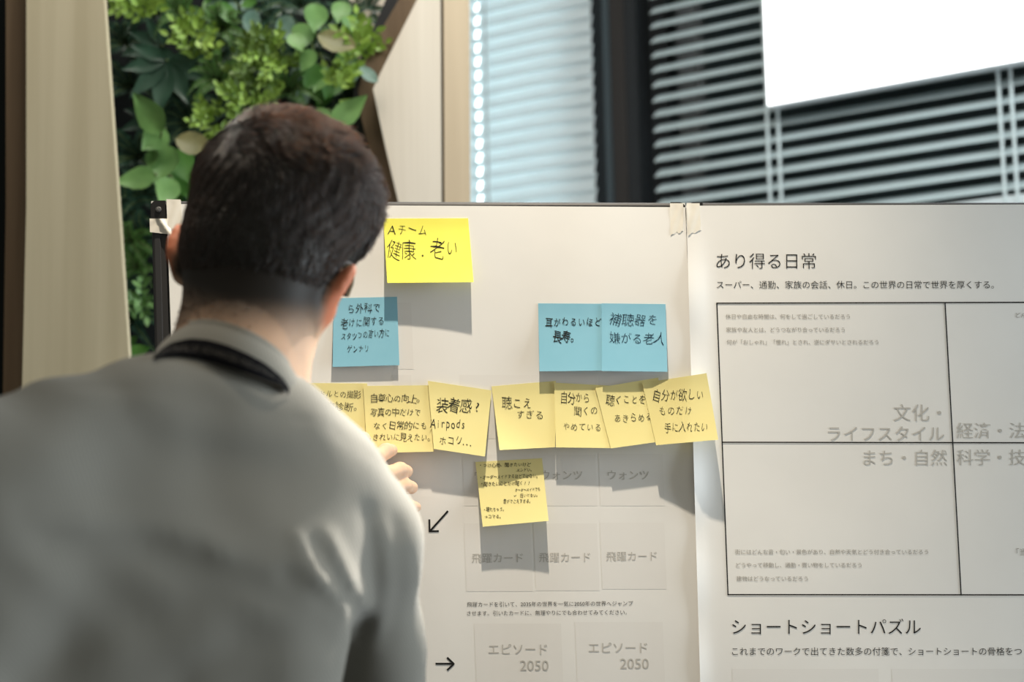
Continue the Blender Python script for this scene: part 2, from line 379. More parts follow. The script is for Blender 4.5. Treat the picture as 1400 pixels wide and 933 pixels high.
# signature plants
plant('philodendron', 'light green pointed-leaf plant beside the wooden post, above the board corner', 'plant', pb(222, 215), G_LIGHT,
      leafy([((221, 181), (184, 127), .62), ((226, 176), (196, 206), .95), ((228, 198), (217, 258), .75), ((213, 240), (158, 249), .62), ((210, 205), (206, 232), .8), ((236, 244), (222, 285), .8)], y=YW - .02))
plant('bronze_leaf_plant', 'bronze round leaf showing just left of the man\'s hair', 'plant', pb(262, 200), G_PINK, leafy([((240, 190), (288, 202), .74)], shape='oval', y=YW))
plant('broad_leaf_plant', 'mid green broad leaf behind the bronze leaf by the man\'s hair', 'plant', pb(250, 230), G_MID, leafy([((238, 205), (262, 250), .8), ((244, 228), (262, 275), .7), ((250, 255), (228, 300), .7)], y=YW + .05))
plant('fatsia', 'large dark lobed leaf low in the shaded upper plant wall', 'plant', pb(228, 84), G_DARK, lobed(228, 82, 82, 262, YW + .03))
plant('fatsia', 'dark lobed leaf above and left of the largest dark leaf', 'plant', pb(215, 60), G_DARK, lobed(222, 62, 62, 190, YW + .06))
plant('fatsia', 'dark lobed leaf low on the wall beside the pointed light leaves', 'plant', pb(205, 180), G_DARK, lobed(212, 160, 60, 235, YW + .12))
plant('lime_shrub', 'yellow-green feathery tuft in the top left corner of the plants', 'plant', pb(188, 10), G_LIME, sprig(190, 8, 26, 8, 17, 'lance', YW + .02))
plant('lime_shrub', 'yellow-green feathery tuft right of the dark lobed leaf', 'plant', pb(262, 55), G_LIME, sprig(264, 58, 24, 9, 16, 'lance', YW + .0))
plant('lime_shrub', 'pale-tipped yellow-green sprig left of the hair crown', 'plant', pb(280, 155), G_LIME, sprig(282, 158, 22, 8, 14, 'lance', YW + .0))
plant('boxwood', 'dense small-leaved bush in the middle of the plants', 'plant', pb(345, 85), G_OLIVE, sprig(352, 92, 40, 30, 12, 'oval', YW + .01))
plant('boxwood', 'lime flecked small-leaved bush just above the man\'s hair', 'plant', pb(340, 140), G_LIME, sprig(345, 142, 34, 14, 12, 'oval', YW + .0))
plant('boxwood', 'lime flecked small-leaved bush between the dense bush and big leaves', 'plant', pb(380, 75), G_LIME, sprig(372, 72, 30, 12, 13, 'lance', YW - .01))
plant('pothos', 'light green trailing plant of big round leaves at the upper right', 'plant', pb(430, 50), G_LIGHT,
      leafy([((434, 5), (430, 44), .85), ((418, 32), (410, 72), .8), ((470, 2), (462, 36), .8), ((428, 68), (412, 98), .75), ((448, 92), (430, 128), .8), ((400, 45), (416, 74), .8), ((452, 40), (440, 60), .9)], y=YW - .01))
plant('pothos', 'bright green round-leaved plant below the bronze oval leaf', 'plant', pb(440, 110), G_MID,
      leafy([((436, 88), (418, 122), .9), ((462, 96), (446, 138), .85), ((478, 70), (468, 108), .8), ((425, 108), (410, 140), .8), ((448, 120), (436, 152), .8), ((478, 20), (490, 52), .8)], y=YW + .02))
plant('pothos', 'light green heart leaf overlapping the dark edge right of the hair', 'plant', pb(465, 150), G_LIGHT, leafy([((455, 172), (502, 130), .62), ((448, 150), (430, 176), .8)], y=YW - .03))
plant('bronze_leaf_plant', 'bronze oval leaf among the light green leaves at the upper right', 'plant', pb(455, 50), G_PINK, leafy([((434, 48), (486, 64), .68)], shape='oval', y=YW - .04))
plant('lime_shrub', 'bright lime tuft at the right edge of the plants', 'plant', pb(490, 55), G_LIME, sprig(493, 58, 22, 9, 16, 'lance', YW - .02))
plant('lime_shrub', 'bright lime tuft beneath the bronze oval leaf', 'plant', pb(468, 118), G_LIME, sprig(465, 120, 20, 8, 16, 'lance', YW + .0))
plant('variegated_vine', 'pale variegated small leaves reaching over the walnut trim', 'plant', pb(490, 98), G_BLUE, leafy([((492, 92), (516, 112), .6), ((485, 88), (480, 114), .7), ((496, 84), (488, 104), .7)], shape='oval', y=YW - .03))
plant('variegated_vine', 'grey-green small-leaved vine left of the round light leaves', 'plant', pb(393, 38), G_BLUE, leafy([((398, 22), (382, 50), .8), ((386, 28), (396, 56), .8), ((402, 92), (410, 112), .7), ((408, 122), (420, 142), .8)], shape='oval', y=YW + .01))
plant('variegated_vine', 'grey-green pair of leaves at the top centre of the plants', 'plant', pb(345, 25), G_BLUE, leafy([((350, 14), (338, 42), .8), ((322, 4), (306, 30), .7), ((332, 0), (344, 22), .7)], shape='oval', y=YW + .03))
plant('broad_leaf_plant', 'mid green oval leaves at the top between dark ferns', 'plant', pb(310, 15), G_MID, leafy([((300, 2), (322, 32), .6), ((330, 8), (352, 2), .6), ((280, 0), (298, 26), .6)], shape='oval', y=YW + .04))
plant('broad_leaf_plant', 'dark green round leaf at the foot of the visible plants beside the board', 'plant', pb(190, 478), G_MID, leafy([((176, 488), (206, 474), .8), ((182, 476), (196, 500), .7), ((175, 470), (190, 460), .7)], y=YW + .02))
plant('lime_shrub', 'small lime sprig between the post and the board edge', 'plant', pb(185, 400), G_LIGHT, sprig(186, 402, 16, 6, 16, 'lance', YW + .02))
# ferns that fill between
for i, (x, y, n, l, m, lab) in enumerate([(180, 330, 8, 44, G_FERN, 'green fern just under the board corner tape'), (188, 366, 8, 42, G_FERN, 'yellowish green fern between the post and the board edge'), (305, 40, 9, 50, G_FERN, 'feathery green fern left of the grey-green top leaves'),
                                        (300, 110, 9, 52, G_FERN, 'feathery green fern above the pale-tipped sprig'), (395, 125, 9, 46, G_FERN, 'feathery green fern above the man\'s crown'), (250, 18, 8, 46, G_FERN, 'feathery green fern in the top left of the plants')]):
    plant('fern', lab, 'fern', pb(x, y), m, fern(x, y, n, l, YW + .05 + .01 * (i % 3)))
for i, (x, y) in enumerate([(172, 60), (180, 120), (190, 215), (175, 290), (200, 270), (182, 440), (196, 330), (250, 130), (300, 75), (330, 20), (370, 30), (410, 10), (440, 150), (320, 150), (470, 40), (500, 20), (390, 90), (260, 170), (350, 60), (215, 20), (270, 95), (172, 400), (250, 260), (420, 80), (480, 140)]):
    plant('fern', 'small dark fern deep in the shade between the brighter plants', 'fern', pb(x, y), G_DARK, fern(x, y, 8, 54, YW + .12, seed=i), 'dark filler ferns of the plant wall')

# ---------------------------------------------------------------- display boards
D = 1.83
def bp_(px, py, out=0.0): return at(px, py, D - out)
def panel(label, xl, xr, yl, yr, lean, screws=(True, True)):
    """a standing panel: pixel left/right edges and top heights on the plane y = D"""
    tl, tr_ = at(xl, yl, D), at(xr, yr, D); bl, br = at(xl + lean * 1.05, yl + 1050, D), at(xr + lean, yr + 1050, D)
    c = (bl + br) / 2
    r = empty('display_board', (c[0], D, 0), label, 'board')
    mb = MB(); mb.prism([p + np.array([0, .001, 0]) for p in (tl, tr_, br, bl)], [p + np.array([0, .022, 0]) for p in (tl, tr_, br, bl)]); mb.build('panel_face', PANEL, r)
    def bar(p, q, w, side):      # frame bar along p-q, w wide towards side
        mb = MB(); F = []
        prof = [(0.0, .024), (0.0, .001), (.002, -.0022), (.004, -.003), (w * .55, -.003), (w * .6, -.0012), (w * .94, -.0012), (w, .0005), (w, .024)]
        rows = [[pt + side * a + np.array([0, b_, 0]) for a, b_ in prof] for pt in (p, q)]
        n = len(prof); V = rows[0] + rows[1]
        F = [(i, (i + 1) % n, n + (i + 1) % n, n + i) for i in range(n)] + [tuple(range(n))[::-1], tuple(range(n, 2 * n))]
        mb.add(V, F); return mb
    dn = (bl - tl) / np.linalg.norm(bl - tl); rtv = (tr_ - tl) / np.linalg.norm(tr_ - tl)
    ck = .007
    mb = bar(tl + dn * ck, bl, .0185, rtv)
    mb.build('frame_bar', FRAME, r)
    bar(tr_ + dn * ck, br, .0185, -rtv).build('frame_bar', FRAME, r)
    bar(tl + rtv * ck, tr_ - rtv * ck, .0115, dn).build('frame_bar', FRAME, r)
    bar(bl + rtv * ck, br - rtv * ck, .0185, -dn).build('frame_bar', FRAME, r)
    for c0, sx, scr in ((tl, rtv, screws[0]), (tr_, -rtv, screws[1])):
        mb = MB(); w, h = .0178, .021; rad = .008
        pts = [c0 + sx * w, ] + [c0 + sx * (rad - rad * math.sin(a)) + dn * (rad - rad * math.cos(a)) for a in np.linspace(0, math.pi / 2, 7)] + [c0 + dn * h, c0 + sx * w + dn * h]
        mb.prism([p + np.array([0, -.0036, 0]) for p in pts], [p + np.array([0, .026, 0]) for p in pts]); k = mb.build('frame_corner', BLACK, r)
        if not scr: continue        # under the masking tape
        cc = c0 + sx * .0095 + dn * .011
        mb = MB(); mb.tube([cc + np.array([0, -.0034, 0]), cc + np.array([0, -.0052, 0]), cc + np.array([0, -.0056, 0])], [.0036, .0033, .0022], 16)
        for t in (0, math.pi / 2):
            e = np.array([math.cos(t + .6), 0, math.sin(t + .6)]); mb.tube([cc - e * .002 + np.array([0, -.0056, 0]), cc + e * .002 + np.array([0, -.0056, 0])], .0004, 6)
        prop(mb.build('corner_screw', mat('screw_steel', (.16, .16, .16), .35, .5, Metallic=.6), k), 'steel cross-head screw')
    for q in (bl + rtv * .06, br - rtv * .06):
        mb = MB(); x, zb_ = q[0], q[2] + .03
        mb.box((x - .015, D + .025, .07), (x + .015, D + .045, zb_)); mb.build('leg', BLACK, r)
        mb = MB(); mb.box((x - .02, D - .24, .05), (x + .02, D + .30, .08)); f = mb.build('foot_bar', BLACK, r)
        for yy in (D - .22, D + .28):
            mb = MB(); mb.tube([(x - .011, yy, .025), (x + .011, yy, .025)], .025, 18); mb.build('caster', BLACK, f)
    return r
panel('left display board with a black frame carrying the poster and rows of sticky notes', 206.5, 936.8, 275, 277.3, 24, (True, False))
panel('right display board with a black frame carrying the quadrant grid poster', 939.6, 1640, 277.3, 277, 30, (False, False))

# ---------------------------------------------------------------- posters and their print
def sstep(a, b, x): t = np.clip((x - a) / (b - a), 0, 1); return t * t * (3 - 2 * t)
def lift_left(px, py):
    return .0046 + .0007 * np.sin(px * .011 + py * .006) + .0006 * np.sin(py * .013 - px * .004) + .0005 * np.sin(px * .031 + 1 + py * .002)
def lift_right(px, py):
    base = .0050 + .0009 * np.sin(px * .009 - py * .008) + .0006 * np.sin(py * .017 + px * .006)
    edge = np.exp(-((px - 945) / 16.0) ** 2) * sstep(300, 380, py)
    return base + edge * (.0035 + .003 * np.exp(-((py - 650) / 45.0) ** 2) + .0012 * np.sin(py * .05))
def quad(c, u, v):
    (a, b_, cc, d) = [np.array(p, float) for p in c]     # TL TR BR BL
    u = np.asarray(u)[..., None]; v = np.asarray(v)[..., None]
    return a * (1 - u) * (1 - v) + b_ * u * (1 - v) + cc * u * v + d * (1 - u) * v
def poster(label, corners, lf, nu=60, nv=80):
    P = []
    for j in range(nv + 1):
        row = []
        for i in range(nu + 1):
            q = quad(corners, i / nu, j / nv); row.append(bp_(q[0], q[1], float(lf(q[0], q[1]))))
        P.append(row)
    mb = MB(); mb.sheet(P, (0, -1, 0), .00025); return prop(mb.build('paper_poster', PAPER, None, True), label, 'poster')
PL = poster('white poster with pale card boxes and arrows taped to the left board', [(227.5, 279), (936.9, 283.5), (976, 1230), (262, 1230)], lift_left)
PR = poster('white poster with a ruled grid of four squares on the right board', [(938, 281.5), (1560, 279), (1590, 1260), (967, 1260)], lift_right)
class Print:
    def __init__(s, lf, up=.0003): s.lf, s.up, s.mb = lf, up, MB()
    def pt(s, x, y): return bp_(x, y, float(s.lf(x, y)) + s.up)
    def text(s, body, x0, x1, yc, hpx=None, off=0.0, slope=0.0, shear=0.0):
        """body set between pixel columns x0 and x1, its ink centred on row yc"""
        V, F = glyphs(body, off)
        lo, hi = V.min(0), V.max(0); k = (x1 - x0) / (hi[0] - lo[0]); ky = k if hpx is None else hpx / (hi[1] - lo[1])
        mid = (lo[1] + hi[1]) / 2
        P = []
        for x, y in V:
            X = x0 + (x - lo[0]) * k; Y = yc - (y - mid) * ky
            P.append(s.pt(X + shear * (Y - yc), Y + slope * (X - x0)))
        s.mb.add(P, F); return s
    def line(s, p, q, w):
        p, q = np.array(p, float), np.array(q, float); t = (q - p) / np.linalg.norm(q - p); n = np.array([-t[1], t[0]]) * w / 2
        m = max(2, int(np.linalg.norm(q - p) / 10)); A = [[s.pt(*(p + (q - p) * i / m + sg * n)) for sg in (1, -1)] for i in range(m + 1)]
        s.mb.grid(A); return s
    def area(s, c, m=6):
        s.mb.grid([[s.pt(*quad(c, i / m, j / m)) for i in range(m + 1)] for j in range(m + 1)]); return s
    def build(s, name, m, par): return s.mb.build(name, m, par)
L_, R_ = lift_left, lift_right
# left poster
for (a, b_, c, d) in [(536, 414, 562, 505), (536, 513, 562, 600), (628, 513, 724, 600), (726, 513, 816, 600), (818, 513, 905, 600),
                      (632, 622, 724, 692), (728, 622, 814, 692), (818, 621, 906, 692), (634, 716, 725, 809), (729, 716, 816, 808), (820, 715, 908, 806),
                      (648, 853, 767, 980), (786, 851, 906, 980)]:
    w = (d - b_) * .04
    Print(L_, .0001).area([(a, b_), (c, b_), (c + w, d), (a + w, d)]).build('card_box', CARD, PL)
for x0, x1 in ((649, 706), (740, 796), (831, 887)): Print(L_).text('ウォンツ', x0, x1, 650).build('card_text', INKL, PL)
for x0, x1, y in ((645, 715, 764), (737, 807, 763), (829, 898, 761.5)): Print(L_).text('飛躍カード', x0, x1, y, slope=-.01).build('card_text', INKL, PL)
Print(L_).text('飛躍カードを引いて、2035年の世界を一気に2050年の世界へジャンプ', 638.5, 865.5, 827, slope=-.007, off=-.004).text('させます。引いたカードに、無理やりにでも合わせてみてください。', 638.5, 857, 839, slope=-.007, off=-.004).build('body_text', INK, PL)
for dx, dy, yy in ((0, 0, 910.5), (137, -2, 908)):
    Print(L_).text('エピソード', 668 + dx, 748 + dx, 888 + dy).text('2050', 711 + dx, 750 + dx, yy).build('card_text', INKL, PL)
Print(L_).line((612.5, 699), (588, 726.5), 2.6).line((587, 710.5), (587.3, 727.8), 2.6).line((586.2, 726.8), (600, 726.6), 2.6).build('arrow', INK, PL)
Print(L_).line((595.5, 908), (620, 908), 2.6).line((611.3, 899.5), (620.8, 908.5), 2.6).line((611.3, 917), (620.8, 908), 2.6).build('arrow', INK, PL)
# right poster
Print(R_).text('あり得る日常', 979.5, 1115.5, 357, off=-.008).build('heading_text', INK, PR)
Print(R_).text('スーパー、通勤、家族の会話、休日。この世界の日常で世界を厚くする。', 980, 1359, 389.5, off=-.004).build('body_text', INK, PR)
g = Print(R_, .0004)
for p, q in (((980, 414.8), (1560, 413.2)), ((986.5, 605), (1560, 606)), ((995, 813.5), (1572, 814)), ((980, 414), (995.3, 814)), ((1292, 413.5), (1314, 814))): g.line(p, q, 1.7)
g.build('grid_line', INK, PR)
SMALL = mat('print_mid', (.36, .34, .31), .8, .05)
for i, (t, x0, x1, y) in enumerate([('休日や自由な時間は、何をして過ごしているだろう', 992, 1162, 433), ('家族や友人とは、どうつながり合っているだろう', 993, 1155, 451), ('何が「おしゃれ」「憧れ」とされ、逆にダサいとされるだろう', 993.5, 1201, 468),
                                   ('街にはどんな音・匂い・景色があり、自然や天気とどう付き合っているだろう', 1005, 1269, 755), ('どうやって移動し、通勤・買い物をしているだろう', 1006.5, 1178, 773), ('建物はどうなっているだろう', 1007, 1104.5, 791.5), ('どん', 1389, 1403, 431), ('「当', 1390, 1403, 755)]):
    Print(R_).text(t, x0, x1, y).build('small_text', SMALL, PR)
for t, x0, x1, y in [('文化・', 1222, 1287, 564.5), ('ライフスタイル', 1132, 1291, 593), ('経済・法', 1308.5, 1402, 589), ('まち・自然', 1181, 1295, 626), ('科学・技', 1308.5, 1402, 625.5)]: Print(R_).text(t, x0, x1, y, off=-.006).build('quadrant_text', INKL, PR)
Print(R_).text('ショートショートパズル', 1001, 1259, 857, off=-.006).build('heading_text', INK, PR)
Print(R_).text('これまでのワークで出てきた数多の付箋で、ショートショートの骨格をつ', 1001, 1397, 891, off=-.004).build('body_text', INK, PR)
for a, c in ((1001, 1201), (1219, 1430)): Print(R_, .0001).area([(a, 915), (c, 915), (c + 3, 1000), (a + 3, 1000)]).build('card_box', CARD, PR)

# ---------------------------------------------------------------- masking tape
def tape(label, corners, lift, lfn, torn='b', n=14):
    rng = random.Random(label); P = []
    for j in range(n + 1):
        row = []
        for i in range(9):
            u, v = i / 8, j / n
            q = quad(corners, u, v)
            if torn == 'b' and j == n: q = q + np.array([0, rng.uniform(-1.5, 1.5) + 3 * (1 - u) ** 3])
            l = float(lift(*q)) + .00035 + .0002 * math.sin(9 * u + 7 * v) * (v > .1) + lfn(u, v)
            row.append(bp_(q[0], q[1], l))
        P.append(row)
    mb = MB(); mb.sheet(P, (0, -1, 0), .0003); return prop(mb.build('masking_tape', TAPE, None, True), label, 'tape')
tape('strip of masking tape over the top right corner of the left poster', [(916, 278), (934, 278), (934, 317), (917, 319)], lift_left, lambda u, v: 0)
tape('strip of masking tape over the top left corner of the grid poster', [(938.6, 278), (956.5, 278), (958.5, 316), (941, 319)], lift_right, lambda u, v: .0008 * (1 - u) * math.sin(3 * v))
tape('vertical strip of pale tape behind the head at the left board corner', [(227.5, 272.5), (247, 273), (250, 312), (229, 312)], lift_left, lambda u, v: 0)
tape('crumpled masking tape wrapped around the left edge of the board frame', [(204.5, 299), (229, 299), (236, 321), (205, 317.5)], lift_left, lambda u, v: .0022 * math.exp(-((u - .55 - .35 * v) / .12) ** 2), torn='')

# ---------------------------------------------------------------- sticky notes
def solve_uv(c, x, y):
    u, v = .5, .5; c = [np.array(p, float) for p in c]
    for _ in range(6):
        p = c[0] * (1 - u) * (1 - v) + c[1] * u * (1 - v) + c[2] * u * v + c[3] * (1 - u) * v
        du = (c[1] - c[0]) * (1 - v) + (c[2] - c[3]) * v; dv = (c[3] - c[0]) * (1 - u) + (c[2] - c[1]) * u
        J = np.array([[du[0], dv[0]], [du[1], dv[1]]]); e = np.array([x, y]) - p; s = np.linalg.solve(J, e); u += s[0]; v += s[1]
    return u, v
def note(label, corners, m, hb, order, lines, group, curl=(0, 0), power=1.5, pen=None, off=-.010, bow=0.0):
    """corners TL TR BR BL in pixels; hb = how far the free bottom edge stands off; curl = extra at BL, BR"""
    def lift(u, v):
        b_ = .42 * hb * (.12 * v + .88 * max(v - .12, 0) ** power / .88 ** power)
        b_ += curl[0] * max(0, v - u * .8 - .25) ** 2 + curl[1] * max(0, v - (1 - u) * .8 - .25) ** 2
        return order * .0010 + b_ + bow * math.sin(math.pi * u) * v
    over = order == 3
    base = lambda x, y: float(lift_left(x, y)) + (.0048 * max(0, min(1, (x - 890) / 50)) if over else 0) + .0006
    n = 14
    P = []
    for j in range(n + 1):
        row = []
        for i in range(n + 1):
            q = quad(corners, i / n, j / n); row.append(bp_(q[0], q[1], base(*q) + lift(i / n, j / n)))
        P.append(row)
    mb = MB(); mb.sheet(P, (0, -1, 0), .0002)
    o = prop(mb.build('sticky_note', m, None, True), label, 'sticky note', group)
    rng = random.Random(label); hw = MB()
    for ln in lines:
        t, x0, x1, y, sz = ln[:5]; slope = ln[5] if len(ln) > 5 else 0.0; of = ln[6] if len(ln) > 6 else off
        nn = len(t); step = (x1 - x0) / nn
        for i, ch in enumerate(t):
            if ch == ' ': continue
            V, F = glyphs(ch, of)
            if len(V) == 0: continue
            kana = ord(ch) < 0x3100; small = ch in '。、.・ょょっャュョッー…'
            k = sz * (1.0 if not kana else (.98 if small else .84)) * rng.uniform(.92, 1.06); wx = min(1.0, step / (sz * (.92 if ord(ch) > 0x2fff else .5))) * rng.uniform(.92, 1.05)
            cx = x0 + (i + .5) * step; cy = y + slope * (cx - x0) + rng.uniform(-.05, .05) * sz
            adv = .5 if ord(ch) > 0x2fff else (V[:, 0].max() + V[:, 0].min()) / 2
            rot = rng.uniform(-.10, .06); sh = rng.uniform(.02, .20); ph = rng.uniform(0, 6); amp = .028
            Q = []
            for gx, gy in V:
                a, b_ = gx - adv, gy - .38
                a2 = a + sh * b_ + amp * math.sin(6 * b_ + ph); b2 = b_ + amp * math.sin(5 * a + ph * 1.7) - .10 * a
                if b2 < -.2: b2 *= 1.05
                a3, b3 = a2 * math.cos(rot) - b2 * math.sin(rot), a2 * math.sin(rot) + b2 * math.cos(rot)
                X, Y = cx + a3 * k * wx, cy - b3 * k
                u, v = solve_uv(corners, X, Y); Q.append(bp_(X, Y, base(X, Y) + lift(u, v) + .0003))
            hw.add(Q, F)
    if hw.V: hw.build('handwriting', pen or PEN, o)
    return o
G1, G2 = 'blue sticky notes in the upper row', 'pale yellow sticky notes in the long row'
note('wide lemon yellow sticky note at the top beside the man\'s forehead', [(524, 299), (640, 298.5), (647.5, 386), (529.5, 387)], LEM, .024, 0,
     [('Aチーム', 529, 585, 314, 20, 0.0), ('健康.老い', 529, 628, 342, 29, -.02)], None, curl=(0, .004), off=-.016)
note('blue sticky note half hidden behind the man\'s right ear', [(456, 408), (542.8, 406), (546, 499.5), (454.8, 502)], BLU, .008, 0,
     [('ら外科で', 474, 521, 423, 15, -.05), ('老けに関する', 466, 526, 443, 15, -.08), ('スタッフの言い方に', 466, 533, 461, 13, -.10), ('ゲンナリ', 474, 505, 478, 13, -.06)], G1, off=-.004)
note('blue sticky note with two bold lines of writing, left of the joined blue pair', [(735.7, 415), (824, 415.5), (824, 507), (737.5, 508)], BLU, .014, 0,
     [('耳がわるいほど', 745, 823, 441, 15.5, -.02), ('長寿。', 756, 792, 460, 17, 0.0)], G1, off=.002)
note('blue sticky note with thin writing, right of the joined blue pair', [(822.6, 415), (910, 416), (912.5, 508.5), (823, 507.5)], BLU, .015, 1,
     [('補聴器を', 833, 901, 437, 18, 0), ('嫌がる老人', 833, 910, 462, 18, .02)], G1, pen=PENB, off=-.010)
note('pale yellow sticky note partly behind the man\'s shoulder, first of the long row', [(408, 524), (502, 524.5), (503, 612), (412, 613)], YEL, .014, 0,
     [('アイドルとの撮影', 417, 493, 538.5, 11.5, .01), ('健康診断。', 432, 496, 556, 13, .01)], G2, off=-.006)
note('pale yellow sticky note with four neat lines above the man\'s fingers', [(496.5, 528), (587, 527), (593.5, 617.8), (502, 620)], YEL, .018, 1,
     [('自尊心の向上。', 506, 581, 544.5, 12.5, .01), ('写真の中だけで', 506, 576, 563.5, 12.5, .0), ('なく日常的にも', 510, 585, 582, 12.5, 0), ('きれいに見えたい。', 509, 594, 597.5, 12, .01)], G2, off=-.004)
note('pale yellow sticky note tilted clockwise, third of the long row', [(585, 521), (672, 534), (663, 624.5), (593, 614)], YEL, .019, 2,
     [('装着感?', 597, 661, 554, 21, .04), ('Airpods', 589, 637, 579, 20, .0), ('ホコリ…', 600, 644, 602, 15, .02)], G2, off=-.006)
note('pale yellow sticky note right of the gap in the long row, curled lower left', [(672, 528.5), (760, 521), (759, 611.8), (683, 615.7)], YEL, .018, 0,
     [('聴こえ', 686, 728, 551, 19, .0), ('すぎる', 705, 744, 567.5, 15, 0)], G2, curl=(.006, 0), off=-.008)
note('pale yellow sticky note with three short lines, fifth of the long row', [(757.5, 523.5), (842, 528), (838, 613), (760, 612)], YEL, .019, 1,
     [('自分から', 766, 807, 544, 17, .0), ('聞くの', 784, 818, 562, 15, .0), ('やめている', 769, 823, 583.5, 13.5, .01)], G2, off=-.008)
note('pale yellow sticky note tucked under the last one of the long row', [(814, 531), (900, 516.5), (903, 604), (835, 613.4)], YEL, .019, 2,
     [('聴くことを', 829, 884, 547, 15.5, -.03), ('あきらめる', 839, 893, 572, 14.5, -.04)], G2, off=-.006)
note('pale yellow sticky note tilted anticlockwise, rightmost of the long row', [(878, 524), (966, 510.5), (982, 601.5), (897, 609)], YEL, .020, 3,
     [('自分が欲しい', 892, 963, 540.5, 18, -.02), ('ものだけ', 900, 947, 563, 16, -.05), ('手に入れたい', 908, 968, 584.5, 16, -.02)], G2, curl=(0, .003), off=-.010)
note('small pale yellow sticky note densely written, alone below the long row', [(650, 632), (741, 626.8), (750, 712.5), (660, 720.6)], YEL, .024, 0,
     [('・つけ心地、聞きたいけど', 654, 726, 636.5, 6.8, -.02), ('メンドい。', 706, 730, 643, 6.2, -.02), ('・オーダーメイドするほどではない。', 655, 738, 653, 7.2, -.03), ('・聞きたいことだけ聞く?!', 656, 726, 662, 7.0, -.02),
      ('オーダーメイドでも', 704, 739, 670.5, 6.2, -.04), ('✓ 低いけない。', 702, 738, 678, 6.2, -.02), ('音がでこえすぎる。', 688, 728, 685.5, 7.2, -.0), ('・壊れちゃう。', 660, 692, 697, 7.2, -.02), ('→コマる。', 662, 688, 707, 6.8, -.03)], None, curl=(0, .004), off=.006)

# ---------------------------------------------------------------- the man at the board
def smin(a, b, k):
    h = np.clip(.5 + .5 * (b - a) / k, 0, 1); return b * (1 - h) + a * h - k * h * (1 - h)
def smax(a, b, k): return -smin(-a, -b, k)
def d_cap(P, a, b, ra, rb):
    a = np.asarray(a, float); b = np.asarray(b, float); ba = b - a
    t = np.clip(((P[0] - a[0]) * ba[0] + (P[1] - a[1]) * ba[1] + (P[2] - a[2]) * ba[2]) / (ba @ ba), 0, 1)
    return np.sqrt((P[0] - a[0] - t * ba[0]) ** 2 + (P[1] - a[1] - t * ba[1]) ** 2 + (P[2] - a[2] - t * ba[2]) ** 2) - (ra + (rb - ra) * t)
def d_ell(P, c, r, R=None):
    q = [P[i] - c[i] for i in range(3)]
    if R is not None: q = [R[0][i] * q[0] + R[1][i] * q[1] + R[2][i] * q[2] for i in range(3)]
    k0 = np.sqrt((q[0] / r[0]) ** 2 + (q[1] / r[1]) ** 2 + (q[2] / r[2]) ** 2)
    k1 = np.sqrt((q[0] / r[0] ** 2) ** 2 + (q[1] / r[1] ** 2) ** 2 + (q[2] / r[2] ** 2) ** 2)
    return k0 * (k0 - 1) / np.maximum(k1, 1e-9)
def chain(P, pts, rs, k=.012):
    d = None
    for i in range(len(pts) - 1):
        e = d_cap(P, pts[i], pts[i + 1], rs[i], rs[i + 1]); d = e if d is None else smin(d, e, k)
    return d
def nets(fn, lo, hi, h, relax=2):
    ax = [np.arange(lo[i], hi[i] + h, h, dtype=np.float32) for i in range(3)]
    P = np.meshgrid(*ax, indexing='ij'); V = fn(P).astype(np.float32); ins = V < 0
    n = V.shape; cs = tuple(k - 1 for k in n)
    cnt = np.zeros(cs, np.int8); acc = np.zeros(cs + (3,), np.float32)
    sl = lambda o: tuple(slice(o[i], o[i] + cs[i]) for i in range(3))
    for axis in range(3):
        for o1 in (0, 1):
            for o2 in (0, 1):
                a = [0, 0, 0]; oth = [i for i in range(3) if i != axis]; a[oth[0]], a[oth[1]] = o1, o2
                b = list(a); b[axis] = 1
                va, vb = V[sl(a)], V[sl(b)]; cr = (va < 0) != (vb < 0)
                t = np.where(cr, va / np.where(cr, va - vb, 1), 0)
                cnt += cr
                for i in range(3): acc[..., i] += np.where(cr, a[i] + (t if i == axis else 0), 0)
    act = cnt > 0; idx = np.full(cs, -1, np.int64); idx[act] = np.arange(act.sum())
    ii = np.argwhere(act); pos = (ii + acc[act] / cnt[act][:, None]) * h + np.array([ax[0][0], ax[1][0], ax[2][0]])
    Fs = []
    for axis in range(3):
        u, v = (axis + 1) % 3, (axis + 2) % 3
        a = [slice(None)] * 3; b = [slice(None)] * 3; a[axis] = slice(0, -1); b[axis] = slice(1, None)
        ch = ins[tuple(a)] != ins[tuple(b)]; E = np.argwhere(ch); st = ins[tuple(a)][ch]
        ok = (E[:, u] > 0) & (E[:, v] > 0) & (E[:, u] < n[u] - 1) & (E[:, v] < n[v] - 1); E, st = E[ok], st[ok]
        def g(du, dv):
            q = E.copy(); q[:, u] += du; q[:, v] += dv; return idx[q[:, 0], q[:, 1], q[:, 2]]
        f = np.stack([g(-1, -1), g(0, -1), g(0, 0), g(-1, 0)], 1); f[~st] = f[~st][:, ::-1]; Fs.append(f)
    F = np.concatenate(Fs)
    for _ in range(relax):
        s = np.zeros_like(pos); c = np.zeros(len(pos))
        for k in range(4):
            i, j = F[:, k], F[:, (k + 1) % 4]
            for d in range(3): s[:, d] += np.bincount(i, pos[j, d], len(pos)) + np.bincount(j, pos[i, d], len(pos))
            c += np.bincount(i, minlength=len(pos)) + np.bincount(j, minlength=len(pos))
        pos = pos * .5 + .5 * s / np.maximum(c, 1)[:, None]
    return pos, F
def rot(axis, deg):
    return np.array(Matrix.Rotation(math.radians(deg), 3, axis))

# head frame: x to his right ear, y the way he faces, z up
HC = at(381, 316, 1.36); HS = .895
HR = rot('Y', 16) @ rot('Z', -6) @ rot('X', -10)
def h2w(p): return HC + HS * (HR @ np.asarray(p, float))
def w2h(P):
    q = [(P[i] - HC[i]) / HS for i in range(3)]; return [HR[0][i] * q[0] + HR[1][i] * q[1] + HR[2][i] * q[2] for i in range(3)]

